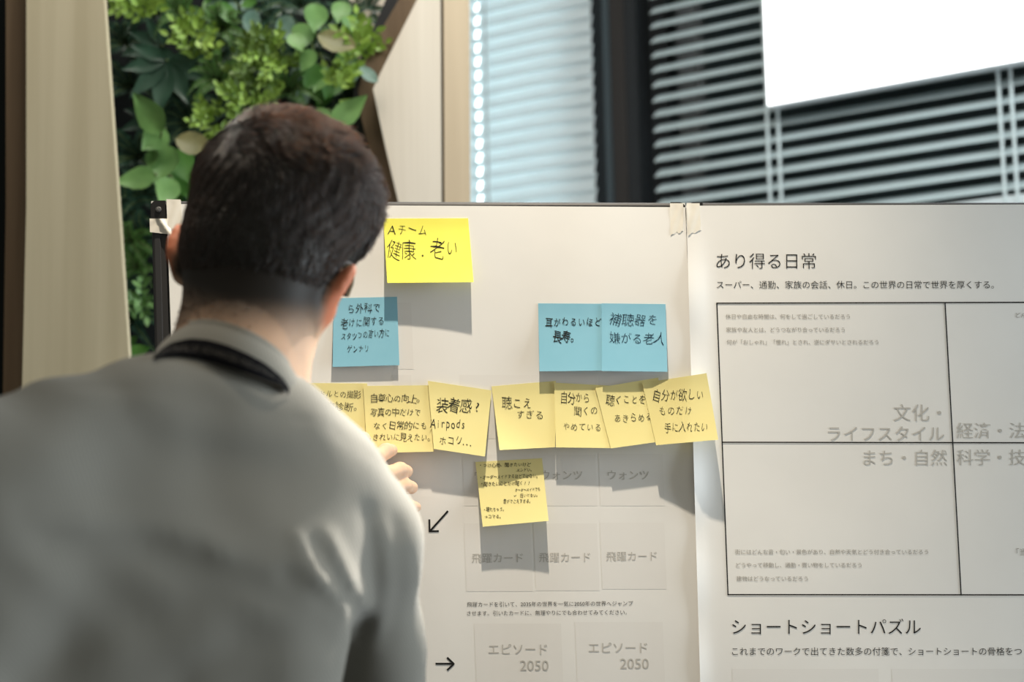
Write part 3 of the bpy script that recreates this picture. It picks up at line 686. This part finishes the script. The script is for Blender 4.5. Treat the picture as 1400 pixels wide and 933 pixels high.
person = empty('person', (at(180, 900, 1.2)[0], 1.2, 0), 'man with short dark hair in a pale grey shirt reading the notes, back to us', 'person')

# -- body: head with face, neck, arms and hands in one surface
NB = at(318, 560, 1.275)
SR, ER = at(475, 737, 1.33), at(528, 1010, 1.45)          # right shoulder and elbow
WR = at(448, 712, 1.735)                                   # right wrist
SL, EL, WL = at(-25, 690, 1.12), at(-190, 1200, 1.02), None
WL = EL + np.array([.03, .12, -.22])
PEL = np.array([at(190, 900, 1.12)[0], 1.195, .93])
def sd_skull(q):
    d = d_ell(q, (0, -.004, 0), (.0735, .094, .086))
    d = smin(d, d_ell(q, (0, .030, -.070), (.058, .062, .070)), .03)
    d = smin(d, d_ell(q, (0, -.045, -.045), (.062, .052, .058)), .03)
    return d
def sd_head(q):
    d = sd_skull(q)
    d = smin(d, d_ell(q, (0, .072, -.125), (.026, .020, .018)), .03)                 # chin
    for s in (-1, 1):
        d = smin(d, d_ell(q, (s * .040, .066, -.055), (.020, .018, .018)), .02)      # cheekbones
        d = smax(d, -d_ell(q, (s * .031, .096, -.028), (.017, .014, .011)), .012)    # eye sockets
        d = smin(d, d_ell(q, (s * .031, .081, -.029), (.0125, .0125, .0125)), .003)  # eyeballs
        d = smin(d, d_cap(q, (s * .015, .090, -.010), (s * .044, .080, -.011), .006, .005), .012)
    d = smin(d, d_cap(q, (0, .090, -.025), (0, .109, -.062), .006, .010), .010)      # nose
    for s in (-1, 1): d = smin(d, d_ell(q, (s * .011, .098, -.066), (.008, .009, .007)), .006)
    d = smin(d, d_cap(q, (-.018, .083, -.090), (.018, .083, -.090), .006, .006), .010)   # lips
    d = smin(d, d_cap(q, (-.015, .082, -.099), (.015, .082, -.099), .006, .006), .008)
    d = smax(d, -d_cap(q, (-.022, .092, -.0945), (.022, .092, -.0945), .0018, .0018), .004)
    for s in (-1, 1):                                                                 # ears
        R = rot('Z', s * 27) @ rot('X', -12) @ rot('Y', s * 16)
        c = np.array([s * .0815, -.018, -.047])
        e = d_ell(q, c, (.0085, .021, .030), R)
        e = smin(e, d_ell(q, c + np.array([-s * .007, .004, -.022]), (.0075, .011, .013)), .010)
        e = smax(e, -d_ell(q, c + R @ np.array([s * .010, .003, .004]), (.007, .012, .022), R), .006)
        d = smin(d, e, .007)
    return d
def sd_neck(P):
    a = h2w((0, -.022, -.055)); 
    d = d_cap(P, a, NB, .056, .060)
    d = smin(d, d_cap(P, h2w((.045, -.01, -.075)), NB + np.array([.02, .07, -.03]), .016, .016), .025)   # neck tendons
    return d
def fingers_right():
    """MCP, PIP, DIP, tip of index..little on the board: pixel and depth"""
    tip_y = D - .0205
    return [[at(487, 655, 1.765), at(514, 627, 1.768), at(528, 617, 1.785), at(535, 616, tip_y)],
            [at(492, 672, 1.764), at(527, 650, 1.764), at(547, 643, 1.785), at(556, 645, tip_y)],
            [at(494, 690, 1.766), at(531, 672, 1.766), at(553, 665, 1.786), at(563, 667, tip_y)],
            [at(492, 708, 1.770), at(528, 699, 1.769), at(558, 692, 1.788), at(568, 694, tip_y)]]
def sd_hand_right(P):
    f = fingers_right(); d = None
    palm = [(f[0][0], .0135), (f[1][0], .0135), (f[2][0], .013), (f[3][0], .0125)]
    base = WR + (np.mean([p[0] for p in palm], 0) - WR) * .18
    for i, (p, r) in enumerate(palm):
        e = d_cap(P, base + (p - np.mean([q[0] for q in palm], 0)) * .5, p, .0165, r); d = e if d is None else smin(d, e, .014)
    for i, ch in enumerate(f):
        r = [.0105, .0098, .0088, .0076] if i < 3 else [.0092, .0086, .0078, .0068]
        d = smin(d, chain(P, ch, r, .004), .006)
    tb = base + (f[0][0] - base) * .3 + np.array([0, .012, .012])
    th = [tb, tb + np.array([.012, .018, .026]), at(486, 612, 1.80), at(497, 600, D - .021)]
    return smin(d, chain(P, th, [.016, .0125, .0105, .0085], .006), .012)
def sd_hand_left(P):
    u = WL - EL; u /= np.linalg.norm(u); sx = np.array([1.0, .25, 0]); sx /= np.linalg.norm(sx); fw = np.cross(u, sx)
    d = None; K = WL + u * .085
    for i in range(4):
        m = K + fw * (.027 - .018 * i) + u * (-.004 * abs(i - 1)); b = WL + fw * (.014 - .009 * i) + u * .02
        e = d_cap(P, b, m, .0165, .0125); d = e if d is None else smin(d, e, .014)
    for i in range(4):
        m = K + fw * (.027 - .018 * i) + u * (-.004 * abs(i - 1)); L = (.042, .047, .043, .034)[i]
        p1 = m + u * L + sx * .006; p2 = p1 + u * L * .55 + sx * .012; p3 = p2 + u * L * .35 + sx * .014
        d = smin(d, chain(P, [m, p1, p2, p3], [.0098, .0092, .0083, .007], .004), .005)
    t0 = WL + fw * .02 + u * .03
    return smin(d, chain(P, [t0, t0 + fw * .022 + u * .03 + sx * .008, t0 + fw * .028 + u * .058 + sx * .014, t0 + fw * .028 + u * .08 + sx * .018], [.016, .0125, .0105, .008], .006), .012)
def sd_body(P):
    q = w2h(P); d = smin(sd_head(q) * HS, sd_neck(P), .022)
    tr = chain(P, [SL + np.array([.05, 0, 0]), NB + np.array([0, .015, -.08]), SR + np.array([-.03, 0, 0])], [.032, .040, .030], .02)
    d = smin(d, tr, .03)
    d = smin(d, d_cap(P, NB + np.array([-.02, .01, -.12]), PEL, .05, .07), .03)
    d = smin(d, chain(P, [SR, ER, WR], [.036, .032, .024], .02), .03)
    d = smin(d, chain(P, [SL, EL, WL], [.036, .032, .024], .02), .03)
    return d
V1, F1 = nets(sd_body, (HC[0] - .38, .98, HC[2] - .72), (HC[0] + .21, 1.72, HC[2] + .13), .0045, 2)
q = np.array(w2h(V1.T)).T
V2, F2 = nets(lambda P: smin(sd_hand_right(P), d_cap(P, WR, ER, .026, .034), .016), (WR[0] - .06, 1.66, WR[2] - .09), (WR[0] + .13, D - .009, WR[2] + .12), .0022, 2)
V3, F3 = nets(lambda P: smin(sd_hand_left(P), d_cap(P, WL, EL, .026, .034), .016), (WL[0] - .10, WL[1] - .12, WL[2] - .24), (WL[0] + .14, WL[1] + .20, WL[2] + .06), .004, 2)

def hairline(q):
    """positive where hair grows, in head space"""
    x, y, z = q
    zl = np.interp(y, [-.12, -.03, -.018, .0, .012, .022, .045, .075, .12], [-.136, -.128, -.060, -.012, -.03, -.045, .015, .052, .066])
    zl = np.where((y < -.02) & (np.abs(x) > .05), zl, zl)
    zl = zl + np.where(y < -.02, 5.0 * x * x, 0)
    return z - zl
SKIN = mat('skin', (.60, .37, .25), .55, .22)
N, L, b = nodes(SKIN)
b.inputs['Subsurface Weight'].default_value = .12; b.inputs['Subsurface Radius'].default_value = (.012, .004, .002)
at_ = N.new('ShaderNodeAttribute'); at_.attribute_name = 'tint'
nz = N.new('ShaderNodeTexNoise'); nz.inputs['Scale'].default_value = 60; nz.inputs['Detail'].default_value = 3
tc = N.new('ShaderNodeTexCoord'); L.new(tc.outputs['Object'], nz.inputs['Vector'])
mxn = N.new('ShaderNodeMix'); mxn.data_type = 'RGBA'; mxn.blend_type = 'MULTIPLY'; mxn.inputs[0].default_value = .18
L.new(at_.outputs['Color'], mxn.inputs[6]); L.new(nz.outputs['Fac'], mxn.inputs[7]); L.new(mxn.outputs[2], b.inputs['Base Color'])
off1, off2 = len(V1), len(V1) + len(V2)
VB = np.concatenate([V1, V2, V3]); FB = np.concatenate([F1, F2 + off1, F3 + off2])
body = link('body', VB, FB, SKIN, person, True)
colr = np.tile(np.array([.57, .375, .26, 1.0]), (len(VB), 1))
hd = sd_head(q.T); hl = hairline(q.T)
ear = np.minimum(1, sstep(.074, .083, np.abs(q[:, 0])) * sstep(-.10, -.085, q[:, 2]) * sstep(.0, -.02, q[:, 2]))
colr[:off1, :3] = colr[:off1, :3] * (1 - ear[:, None]) + np.array([.58, .20, .11]) * ear[:, None]  # ears reddened: light coming through from behind put into the colour
lip = sstep(.016, .010, np.abs(q[:, 2] + .0945)) * sstep(.024, .016, np.abs(q[:, 0])) * (q[:, 1] > .075)
colr[:off1, :3] = colr[:off1, :3] * (1 - lip[:, None]) + np.array([.50, .22, .18]) * lip[:, None]
for s in (-1, 1):
    e = (np.hypot(q[:, 0] - s * .031, q[:, 2] + .029) < .010) & (q[:, 1] > .084); colr[:off1][e, :3] = (.75, .73, .70)
    e = (np.hypot(q[:, 0] - s * .031, q[:, 2] + .029) < .0048) & (q[:, 1] > .084); colr[:off1][e, :3] = (.03, .02, .015)
    br = (np.abs(q[:, 2] + .006 + .1 * np.abs(np.abs(q[:, 0]) - .03)) < .004) & (np.abs(np.abs(q[:, 0]) - .030) < .018) & (q[:, 1] > .07); colr[:off1][br, :3] = (.03, .025, .02)
st = (sstep(-.030, .034, hl) * (q[:, 2] > -.16) * (1 - ear))[:, None]      # cropped stubble where the hair fades out at the nape
colr[:off1, :3] = colr[:off1, :3] * (1 - st) + np.array([.014, .0105, .008]) * st
ca = body.data.color_attributes.new('tint', 'FLOAT_COLOR', 'POINT'); ca.data.foreach_set('color', colr.astype(np.float32).ravel())

# -- hair: a shaped cap with loose strands over it
def hair_t(q):
    x, y, z = q; r = np.sqrt(x * x + y * y + z * z) + 1e-6
    nz_, ny, nx = z / r, y / r, x / r
    t = .007 + .014 * sstep(-.35, .55, nz_) + .008 * sstep(.25, .9, nz_)
    t += .010 * sstep(.25, .8, ny) * sstep(.0, .5, nz_) + .006 * sstep(.2, .8, nx) * sstep(.1, .6, nz_) * sstep(-.2, .4, ny)
    return t
def sd_hair(P):
    q = w2h(P); h = hairline(q)
    t = hair_t(q) * sstep(.0, .055, h) - .0035 * (1 - sstep(-.006, .012, h))
    w = np.arctan2(q[0], q[1] + .02)
    t = t + .0005 * np.sin(w * 34 + 6 * np.sin(q[2] * 40)) * sstep(.02, .06, h) + .0006 * np.sin(q[0] * 130 + 5 * np.sin(q[1] * 60)) * sstep(.05, .08, q[2])
    return sd_skull(q) - t
VH, FH = nets(sd_hair, HC - .15, HC + np.array([.15, .15, .15]), .0032, 1)
# keep only the part outside the scalp
qh = np.array(w2h(VH.T)).T
keep = sd_skull(qh.T) > -.0015
FH = FH[keep[FH].all(1)]; used = np.unique(FH); rm = -np.ones(len(VH), int); rm[used] = np.arange(len(used)); VH, FH = VH[used], rm[FH]; qh = qh[used]
HAIR = noisy(mat('hair', (.012, .010, .009), .45, .35), (.005, .0048, .0045), (.010, .009, .008), (50, 50, 50), 1.0, 4, .2)
hair = link('hair', VH, FH, HAIR, person, True)
HAIRS = mat('hair_strand', (.020, .016, .013), .42, .5)
N, L, b = nodes(HAIRS); hb_ = N.new('ShaderNodeBsdfHairPrincipled'); hb_.parametrization = 'ABSORPTION'
hb_.inputs['Absorption Coefficient'].default_value = (1.25, 1.95, 3.1); hb_.inputs['Roughness'].default_value = .27; hb_.inputs['Radial Roughness'].default_value = .35; hb_.inputs['Random Roughness'].default_value = .2
L.new(hb_.outputs[0], N['Material Output'].inputs['Surface'])
rng = np.random.default_rng(3)
nS = 22000
tri = FH[rng.integers(0, len(FH), nS)]; wts = rng.dirichlet((1, 1, 1, 1), nS)
root = (qh[tri] * wts[..., None]).sum(1)
whorl = np.array([-.018, -.070, .066]); hlr = hairline(root.T)
sel = (hlr > .002); root, hlr = root[sel], hlr[sel]; nS = len(root)
def hgrad(p):
    e = .003; f = lambda x: sd_hair((HC[:, None] + HS * (HR @ x.T)))
    return np.stack([(f(p + np.eye(3)[i] * e) - f(p - np.eye(3)[i] * e)) for i in range(3)], 1)
ln = np.where(root[:, 2] > .03, .036, np.where(root[:, 2] > -.01, .020, .009)) * rng.uniform(.7, 1.25, nS) * sstep(-.01, .03, hlr).clip(.25, 1)
K = 6; pts = np.zeros((nS, K, 3)); p = root.copy(); p0n = None
ph = root * 95
jit = rng.normal(0, .10, (nS, 3)) + .42 * np.stack([np.sin(ph[:, 1] + 1.7 * np.sin(ph[:, 2])), np.sin(ph[:, 2] + 1.3 * np.sin(ph[:, 0])), np.sin(ph[:, 0] + 2 * np.sin(ph[:, 1]))], 1) * sstep(.0, .05, root[:, 2])[:, None]
clump = .5 + .5 * np.sin(ph[:, 0] * 1.3 + 2 * np.sin(ph[:, 1] * .8)) * np.sin(ph[:, 1] * 1.1 + 1.5 * np.sin(ph[:, 2]))
for k in range(K):
    g = hgrad(p); g /= np.linalg.norm(g, axis=1, keepdims=True) + 1e-9
    d = p - whorl; d += np.array([.35, .10, 0]) * .1 * (p[:, 2:3] > .03)           # swept to his right on top
    low = sstep(.03, -.03, p[:, 2])[:, None]
    d = d / (np.linalg.norm(d, axis=1, keepdims=True) + 1e-9) * (1 - low) + np.array([0, .15, -1]) * low + jit
    d -= g * (d * g).sum(1, keepdims=True); d /= np.linalg.norm(d, axis=1, keepdims=True) + 1e-9
    sd = sd_hair(HC[:, None] + HS * (HR @ p.T))
    tgt = -.001 + (.004 + .0115 * clump * sstep(.02, .07, root[:, 2])) * (k / (K - 1)) * sstep(.0, .05, hlr) * rng.uniform(.4, 1, nS)
    p = p + g * (tgt - sd)[:, None]; pts[:, k] = p
    p = p + d * (ln / (K - 1))[:, None]
wpts = HC + HS * (pts @ HR.T)
# cropped hairs where the cut fades into the neck and round the ears
fm = F1[(hl[F1].max(1) < .030) & (hl[F1].min(1) > -.034) & (q[F1][:, :, 2].mean(1) < -.02) & (q[F1][:, :, 2].mean(1) > -.19) & (ear[F1].max(1) < .05) & (np.abs(q[F1][:, :, 0]).max(1) < .046) & (q[F1][:, :, 1].max(1) < -.02)]
nB = 9000; tb = fm[rng.integers(0, len(fm), nB)]; wb = rng.dirichlet((1, 1, 1, 1), nB)
rb = (q[tb] * wb[..., None]).sum(1); hb2 = hairline(rb.T); kb = rng.random(nB) < sstep(-.034, .012, hb2); rb = rb[kb]; nB = len(rb)
def sgrad(p):
    e = .002; return np.stack([(sd_head((p + np.eye(3)[i] * e).T) - sd_head((p - np.eye(3)[i] * e).T)) for i in range(3)], 1)
gb = sgrad(rb); gb /= np.linalg.norm(gb, axis=1, keepdims=True) + 1e-9
db = np.array([0, .1, -1.0]) + rng.normal(0, .35, (nB, 3)); db -= gb * (db * gb).sum(1, keepdims=True); db /= np.linalg.norm(db, axis=1, keepdims=True) + 1e-9
lb = (.0018 + .0028 * rng.random(nB))[:, None]
pb_ = np.stack([rb - gb * .0008 + (gb * .55 + db) * lb * (k / (K - 1)) for k in range(K)], 1)
wpts = np.concatenate([wpts, HC + HS * (pb_ @ HR.T)]); nS = len(wpts)
hc = bpy.data.hair_curves.new('hair_strands'); hc.add_curves([K] * nS)
org = np.array(person.location)
hc.attributes['position'].data.foreach_set('vector', (wpts - org).astype(np.float32).ravel())
ra = hc.attributes.new('radius', 'FLOAT', 'POINT'); ra.data.foreach_set('value', np.tile(np.array([.00030, .0003, .00028, .00024, .00018, .00006], np.float32), nS))
hc.materials.append(HAIRS)
ho = bpy.data.objects.new('hair_strands', hc); COL.objects.link(ho); ho.parent = hair; prop(ho, kind='stuff')

# -- shirt
SHIRT = mat('shirt_cloth', (.60, .62, .62), .85, .12)
N, L, b = nodes(SHIRT)
b.inputs['Sheen Weight'].default_value = .15
tc = N.new('ShaderNodeTexCoord'); mp = N.new('ShaderNodeMapping'); mp.inputs['Rotation'].default_value = (0, math.radians(18), 0)
wv = N.new('ShaderNodeTexWave'); wv.bands_direction = 'X'; wv.inputs['Scale'].default_value = 150; wv.inputs['Distortion'].default_value = .6
cr = N.new('ShaderNodeValToRGB'); cr.color_ramp.elements[0].color = (.150, .147, .131, 1); cr.color_ramp.elements[1].color = (.188, .184, .164, 1)
L.new(tc.outputs['Object'], mp.inputs[0]); L.new(mp.outputs[0], wv.inputs['Vector']); L.new(wv.outputs['Fac'], cr.inputs[0]); L.new(cr.outputs[0], b.inputs['Base Color'])
bm_ = N.new('ShaderNodeBump'); bm_.inputs['Strength'].default_value = .12; bm_.inputs['Distance'].default_value = .0006; L.new(wv.outputs['Fac'], bm_.inputs['Height']); L.new(bm_.outputs[0], b.inputs['Normal'])
def seg2(u, v, pts):
    d = np.full(u.shape, 1e9, np.float32); 
    for (a, b_) in zip(pts[:-1], pts[1:]):
        bx, by = b_[0] - a[0], b_[1] - a[1]; t = np.clip(((u - a[0]) * bx + (v - a[1]) * by) / (bx * bx + by * by), 0, 1)
        d = np.minimum(d, np.hypot(u - a[0] - t * bx, v - a[1] - t * by))
    return d
CH = [(-60, 730, 1.10, 140), (90, 624, 1.17, 102), (215, 595, 1.22, 104), (300, 594, 1.25, 106), (366, 617, 1.272, 101), (424, 668, 1.30, 97), (475, 737, 1.33, 97)]
def sd_shirt(P):
    d = chain(P, [at(x, y, z) for x, y, z, r in CH], [pxr(r, z) for x, y, z, r in CH], .02)
    rows_ = [((30, 775, 1.165), (352, 780, 1.250), .088, .080), ((30, 900, 1.172), (330, 905, 1.245), .092, .084), ((30, 1060, 1.180), (300, 1060, 1.240), .094, .086), ((30, 1230, 1.185), (290, 1230, 1.235), .094, .092), ((40, 1400, 1.19), (290, 1400, 1.235), .098, .096)]
    e = None
    for a_, b_, r0, r1 in rows_:
        c_ = d_cap(P, at(*a_), at(*b_), r0, r1); e = c_ if e is None else smin(e, c_, .035)
    d = smin(d, e, .045)
    ra_ = chain(P, [SR, SR * .5 + ER * .5, ER], [pxr(94, 1.33), .0475, .042], .02); ra_ = smin(ra_, d_cap(P, ER, WR + (ER - WR) * .12, .046, .031), .025)
    la_ = chain(P, [SL, EL], [.066, .046], .02); la_ = smin(la_, d_cap(P, EL, WL + (EL - WL) * .12, .045, .031), .03)
    d = smin(smin(d, ra_, .022), la_, .03)
    # folds and seams of the cloth, worked in from behind
    u, v = proj(P[0], P[1], P[2]); front = sstep(1.42, 1.34, P[1])
    def fold(pts, w, amp, sign=1): return sign * amp * np.exp(-(seg2(u, v, pts) / w) ** 2)
    f = fold([(503, 845), (488, 885), (472, 940)], 9, .006) + fold([(430, 745), (462, 800), (497, 850)], 9, .006) + fold([(392, 790), (450, 830), (490, 862)], 12, .006)
    f += fold([(452, 735), (480, 790), (505, 835)], 8, .005, -1) + fold([(405, 735), (440, 790), (480, 845)], 9, .004, -1) + fold([(300, 760), (400, 805), (470, 850)], 14, .004, -1)
    f += fold([(60, 712), (200, 722), (330, 752), (430, 800)], 22, .0045, -1) + fold([(60, 740), (210, 752), (330, 785), (430, 830)], 24, .004)
    f += fold([(500, 700), (515, 770), (512, 840)], 12, .0035) + fold([(540, 720), (545, 800), (530, 870)], 14, .003) + fold([(524, 720), (530, 800), (522, 860)], 10, .003, -1)
    f += fold([(0, 560), (82, 527), (194, 534), (350, 562), (452, 584), (540, 650)], 3.2, .0016)       # yoke seam
    f += fold([(20, 930), (150, 850), (250, 840)], 30, .004) + fold([(250, 930), (330, 880), (440, 870)], 26, .005) + fold([(200, 560), (300, 590), (390, 600)], 26, .003, -1)
    f += .0016 * np.sin(u * .021 + v * .034 + 2 * np.sin(u * .009)) + .0012 * np.sin(u * .05 - v * .03 + 1.5 * np.sin(v * .02))
    return d + f * front * .62
VS, FS = nets(sd_shirt, (SL[0] - .22, .90, .84), (SR[0] + .12, 1.76, HC[2] + .02), .0055, 2)
shirt = link('shirt', VS, FS, SHIRT, person, True)

# -- collar: a folded band round the neck
TOP = [(243, 460, 1.325), (247, 448, 1.290), (258, 442.5, 1.258), (280, 439.5, 1.236), (306, 443, 1.226), (332, 451.5, 1.222), (358, 464.5, 1.226), (382, 482, 1.238), (398, 501, 1.256), (406, 519, 1.278), (408, 536, 1.31), (400, 548, 1.35), (370, 545, 1.385), (320, 520, 1.40), (270, 488, 1.385), (247, 470, 1.355)]
BOT = [(208, 494, 1.325), (210, 489, 1.275), (222, 487, 1.240), (250, 489, 1.212), (282, 496, 1.200), (316, 506, 1.198), (350, 517, 1.204), (384, 531, 1.220), (408, 545, 1.245), (420, 556, 1.280), (422, 568, 1.32), (410, 585, 1.38), (370, 590, 1.42), (310, 575, 1.43), (250, 540, 1.41), (215, 510, 1.365)]
def loop(pts, m=6):      # closed Catmull-Rom through the points
    P = [at(*p) for p in pts]; n = len(P); out = []
    for i in range(n):
        p0, p1, p2, p3 = P[i - 1], P[i], P[(i + 1) % n], P[(i + 2) % n]
        for k in range(m):
            t = k / m; out.append(.5 * (2 * p1 + (p2 - p0) * t + (2 * p0 - 5 * p1 + 4 * p2 - p3) * t * t + (3 * p1 - p0 - 3 * p2 + p3) * t ** 3))
    return np.array(out)
T, B = loop(TOP), loop(BOT); cen = T.mean(0)
rows = []
for k in range(9):
    s = k / 8; mid = T * (1 - s) + B * s; outw = mid - cen; outw[:, 2] = 0; outw /= np.linalg.norm(outw, axis=1, keepdims=True)
    rows.append(mid + outw * .004 * math.sin(math.pi * s))
inn = []
for k in range(5):
    s = k / 4 * .8; mid = T * (1 - s) + B * s; inw = cen - mid; inw[:, 2] = 0; inw /= np.linalg.norm(inw, axis=1, keepdims=True)
    inn.append(mid + inw * (.0035 + .010 * s))
ext = T + np.array([0, 0, .0018])
G = np.array(inn[::-1] + [ext] + rows); G = np.concatenate([G, G[:, :1]], 1)
mb = MB(); mb.grid(G); collar_V, collar_F = list(mb.V), list(mb.F); mb.build('collar', SHIRT, person, True)

# -- lanyard
LU = [(211, 486), (215, 481), (234, 468.6), (260, 462.6), (286, 465), (311, 472), (337, 483), (363, 497), (387, 517), (396, 532)]
LD = [(209, 492), (215, 488), (243, 487), (269, 491), (294, 497), (320, 505), (342, 512), (364, 520), (384, 527), (394, 540)]
def depth_l(x): return 1.315 - .121 * math.sqrt(max(0, 1 - ((x - 315) / 112) ** 2))
def curve(pts, n=60):
    pts = np.array(pts, float); s = np.concatenate([[0], np.cumsum(np.hypot(*np.diff(pts, axis=0).T))]); t = np.linspace(0, s[-1], n); return np.stack([np.interp(t, s, pts[:, 0]), np.interp(t, s, pts[:, 1])], 1)
cu, cl = curve(LU), curve(LD)
for _ in range(3):
    for c in (cu, cl): c[1:-1] = (c[:-2] + c[2:] + 2 * c[1:-1]) / 4
def lan(s, w):
    i = min(max(s, 0), .9999) * 59; k = int(i); f = i - k
    a = cu[k] * (1 - f) + cu[k + 1] * f; b_ = cl[k] * (1 - f) + cl[k + 1] * f; m = a * (1 - w) + b_ * w
    return m
from mathutils.bvhtree import BVHTree
TR = [BVHTree.FromPolygons([tuple(v) for v in VS], [tuple(map(int, f)) for f in FS]), BVHTree.FromPolygons([tuple(v) for v in collar_V], [tuple(map(int, f)) for f in collar_F])]
def lan_depth(x, y):
    d = ray(x, y); best = 9
    for t in TR:
        h = t.ray_cast(Vector(CAM), Vector(d))
        if h[0] is not None: best = min(best, h[0].y)
    return best
LS = np.linspace(0, 1, 70); LW = np.linspace(0, 1, 9)
LG = np.array([[min(lan_depth(*lan(s, w)), 1.34) for w in LW] for s in LS])
for _ in range(2):
    Q = np.pad(LG, 1, mode='edge'); LG = np.min([Q[i:i + LG.shape[0], j:j + LG.shape[1]] for i in range(3) for j in range(3)], 0)
for _ in range(4): LG[1:-1] = np.minimum(LG[1:-1], (LG[:-2] + LG[2:] + LG[1:-1]) / 3)
def lanp(s, w, o=0.0):
    m = lan(s, w); i = min(max(s, 0), .9999) * 69; j = min(max(w, 0), .9999) * 8; a, b_ = int(i), int(j); f, g = i - a, j - b_
    y = (LG[a, b_] * (1 - f) + LG[a + 1, b_] * f) * (1 - g) + (LG[a, b_ + 1] * (1 - f) + LG[a + 1, b_ + 1] * f) * g
    return at(m[0], m[1], y - .0035 - o)
LAN = mat('lanyard_strap', (.008, .008, .010), .9, .04)
mb = MB(); mb.sheet([[lanp(s, w) for w in np.linspace(0, 1, 9)] for s in np.linspace(0, 1, 70)], (0, -1, 0), .0012)
lany = mb.build('lanyard', LAN, person)
V, F = glyphs('INSTITUTE OF ADVANCED INDUSTRIAL SC', .0, 2); lo, hi = V.min(0), V.max(0)
mb = MB(); mb.add([lanp(.03 + .91 * (x - lo[0]) / (hi[0] - lo[0]), (.52 - .30 * (y - lo[1]) / (hi[1] - lo[1]) + .12), .0006) for x, y in V], F)
mb.build('lanyard_text', mat('lanyard_print', (.085, .08, .072), .7, .05), lany)

# -- glasses
GL = empty('glasses', h2w((0, .09, -.025)) - np.array(person.location), None, None); GL.parent = person
GF = mat('glasses_frame', (.010, .010, .012), .35, .5)
def hw(name, pts, r, m=GF, n=8):
    mb = MB(); mb.tube([h2w(p) for p in pts], r, n); return mb.build(name, m, GL, True)
for s in (-1, 1):
    hw('temple', [(s * .042, .104, -.016), (s * .064, .085, -.021), (s * .0735, .050, -.020), (s * .0790, .020, -.018), (s * .0805, -.004, -.017), (s * .0785, -.020, -.022), (s * .0755, -.034, -.034), (s * .073, -.042, -.046)], .0024)
    hw('rim', [(s * .025 + .018 * math.cos(a) * s, .108 - .006 * abs(math.cos(a)), -.020 + .015 * math.sin(a)) for a in np.linspace(0, 2 * math.pi, 29)], .0016)
    mb = MB(); c = [(s * .025 + .0175 * math.cos(a) * s, .108 - .006 * abs(math.cos(a)), -.020 + .0145 * math.sin(a)) for a in np.linspace(0, 2 * math.pi, 25)[:-1]]
    mb.prism([h2w(p) for p in c], [h2w((p[0], p[1] + .0015, p[2])) for p in c]); prop(mb.build('lens', GLASS, GL), 'clear lens')
hw('bridge', [(-.008, .106, -.022), (0, .110, -.019), (.008, .106, -.022)], .0018)

# -- trousers and shoes (below the frame)
TRO = mat('trousers_cloth', (.03, .032, .04), .85, .1)
ax2 = (SR - SL); ax2[2] = 0; ax2 /= np.linalg.norm(ax2)
HPL, HPR = PEL - ax2 * .085, PEL + ax2 * .085
AL, AR = np.array([HPL[0] - .02, 1.14, .09]), np.array([HPR[0] + .03, 1.24, .09])
def sd_tro(P):
    d = d_ell(P, PEL + np.array([0, 0, -.02]), (.165, .125, .13))
    for h_, a_ in ((HPL, AL), (HPR, AR)):
        kn = (h_ + a_) / 2 + np.array([0, .03, 0]); d = smin(d, chain(P, [h_ + np.array([0, 0, -.06]), kn, a_], [.088, .064, .05], .03), .03)
    return smax(d, .075 - P[2], .004)
VT, FT = nets(sd_tro, (PEL[0] - .32, 1.0, .05), (PEL[0] + .32, 1.48, 1.08), .011, 2); link('trousers', VT, FT, TRO, person, True)
SHO = mat('shoe_leather', (.012, .011, .010), .35, .5)
for a_ in (AL, AR):
    fn = lambda P: smax(smin(d_ell(P, a_ + np.array([0, .0, -.04]), (.042, .06, .055)), d_ell(P, a_ + np.array([0, .11, -.06]), (.048, .11, .045)), .03), .0 - P[2] + .002, .004)
    v, f = nets(fn, a_ + np.array([-.08, -.1, -.10]), a_ + np.array([.08, .26, .06]), .007, 2); link('shoe', v, f, SHO, person, True)
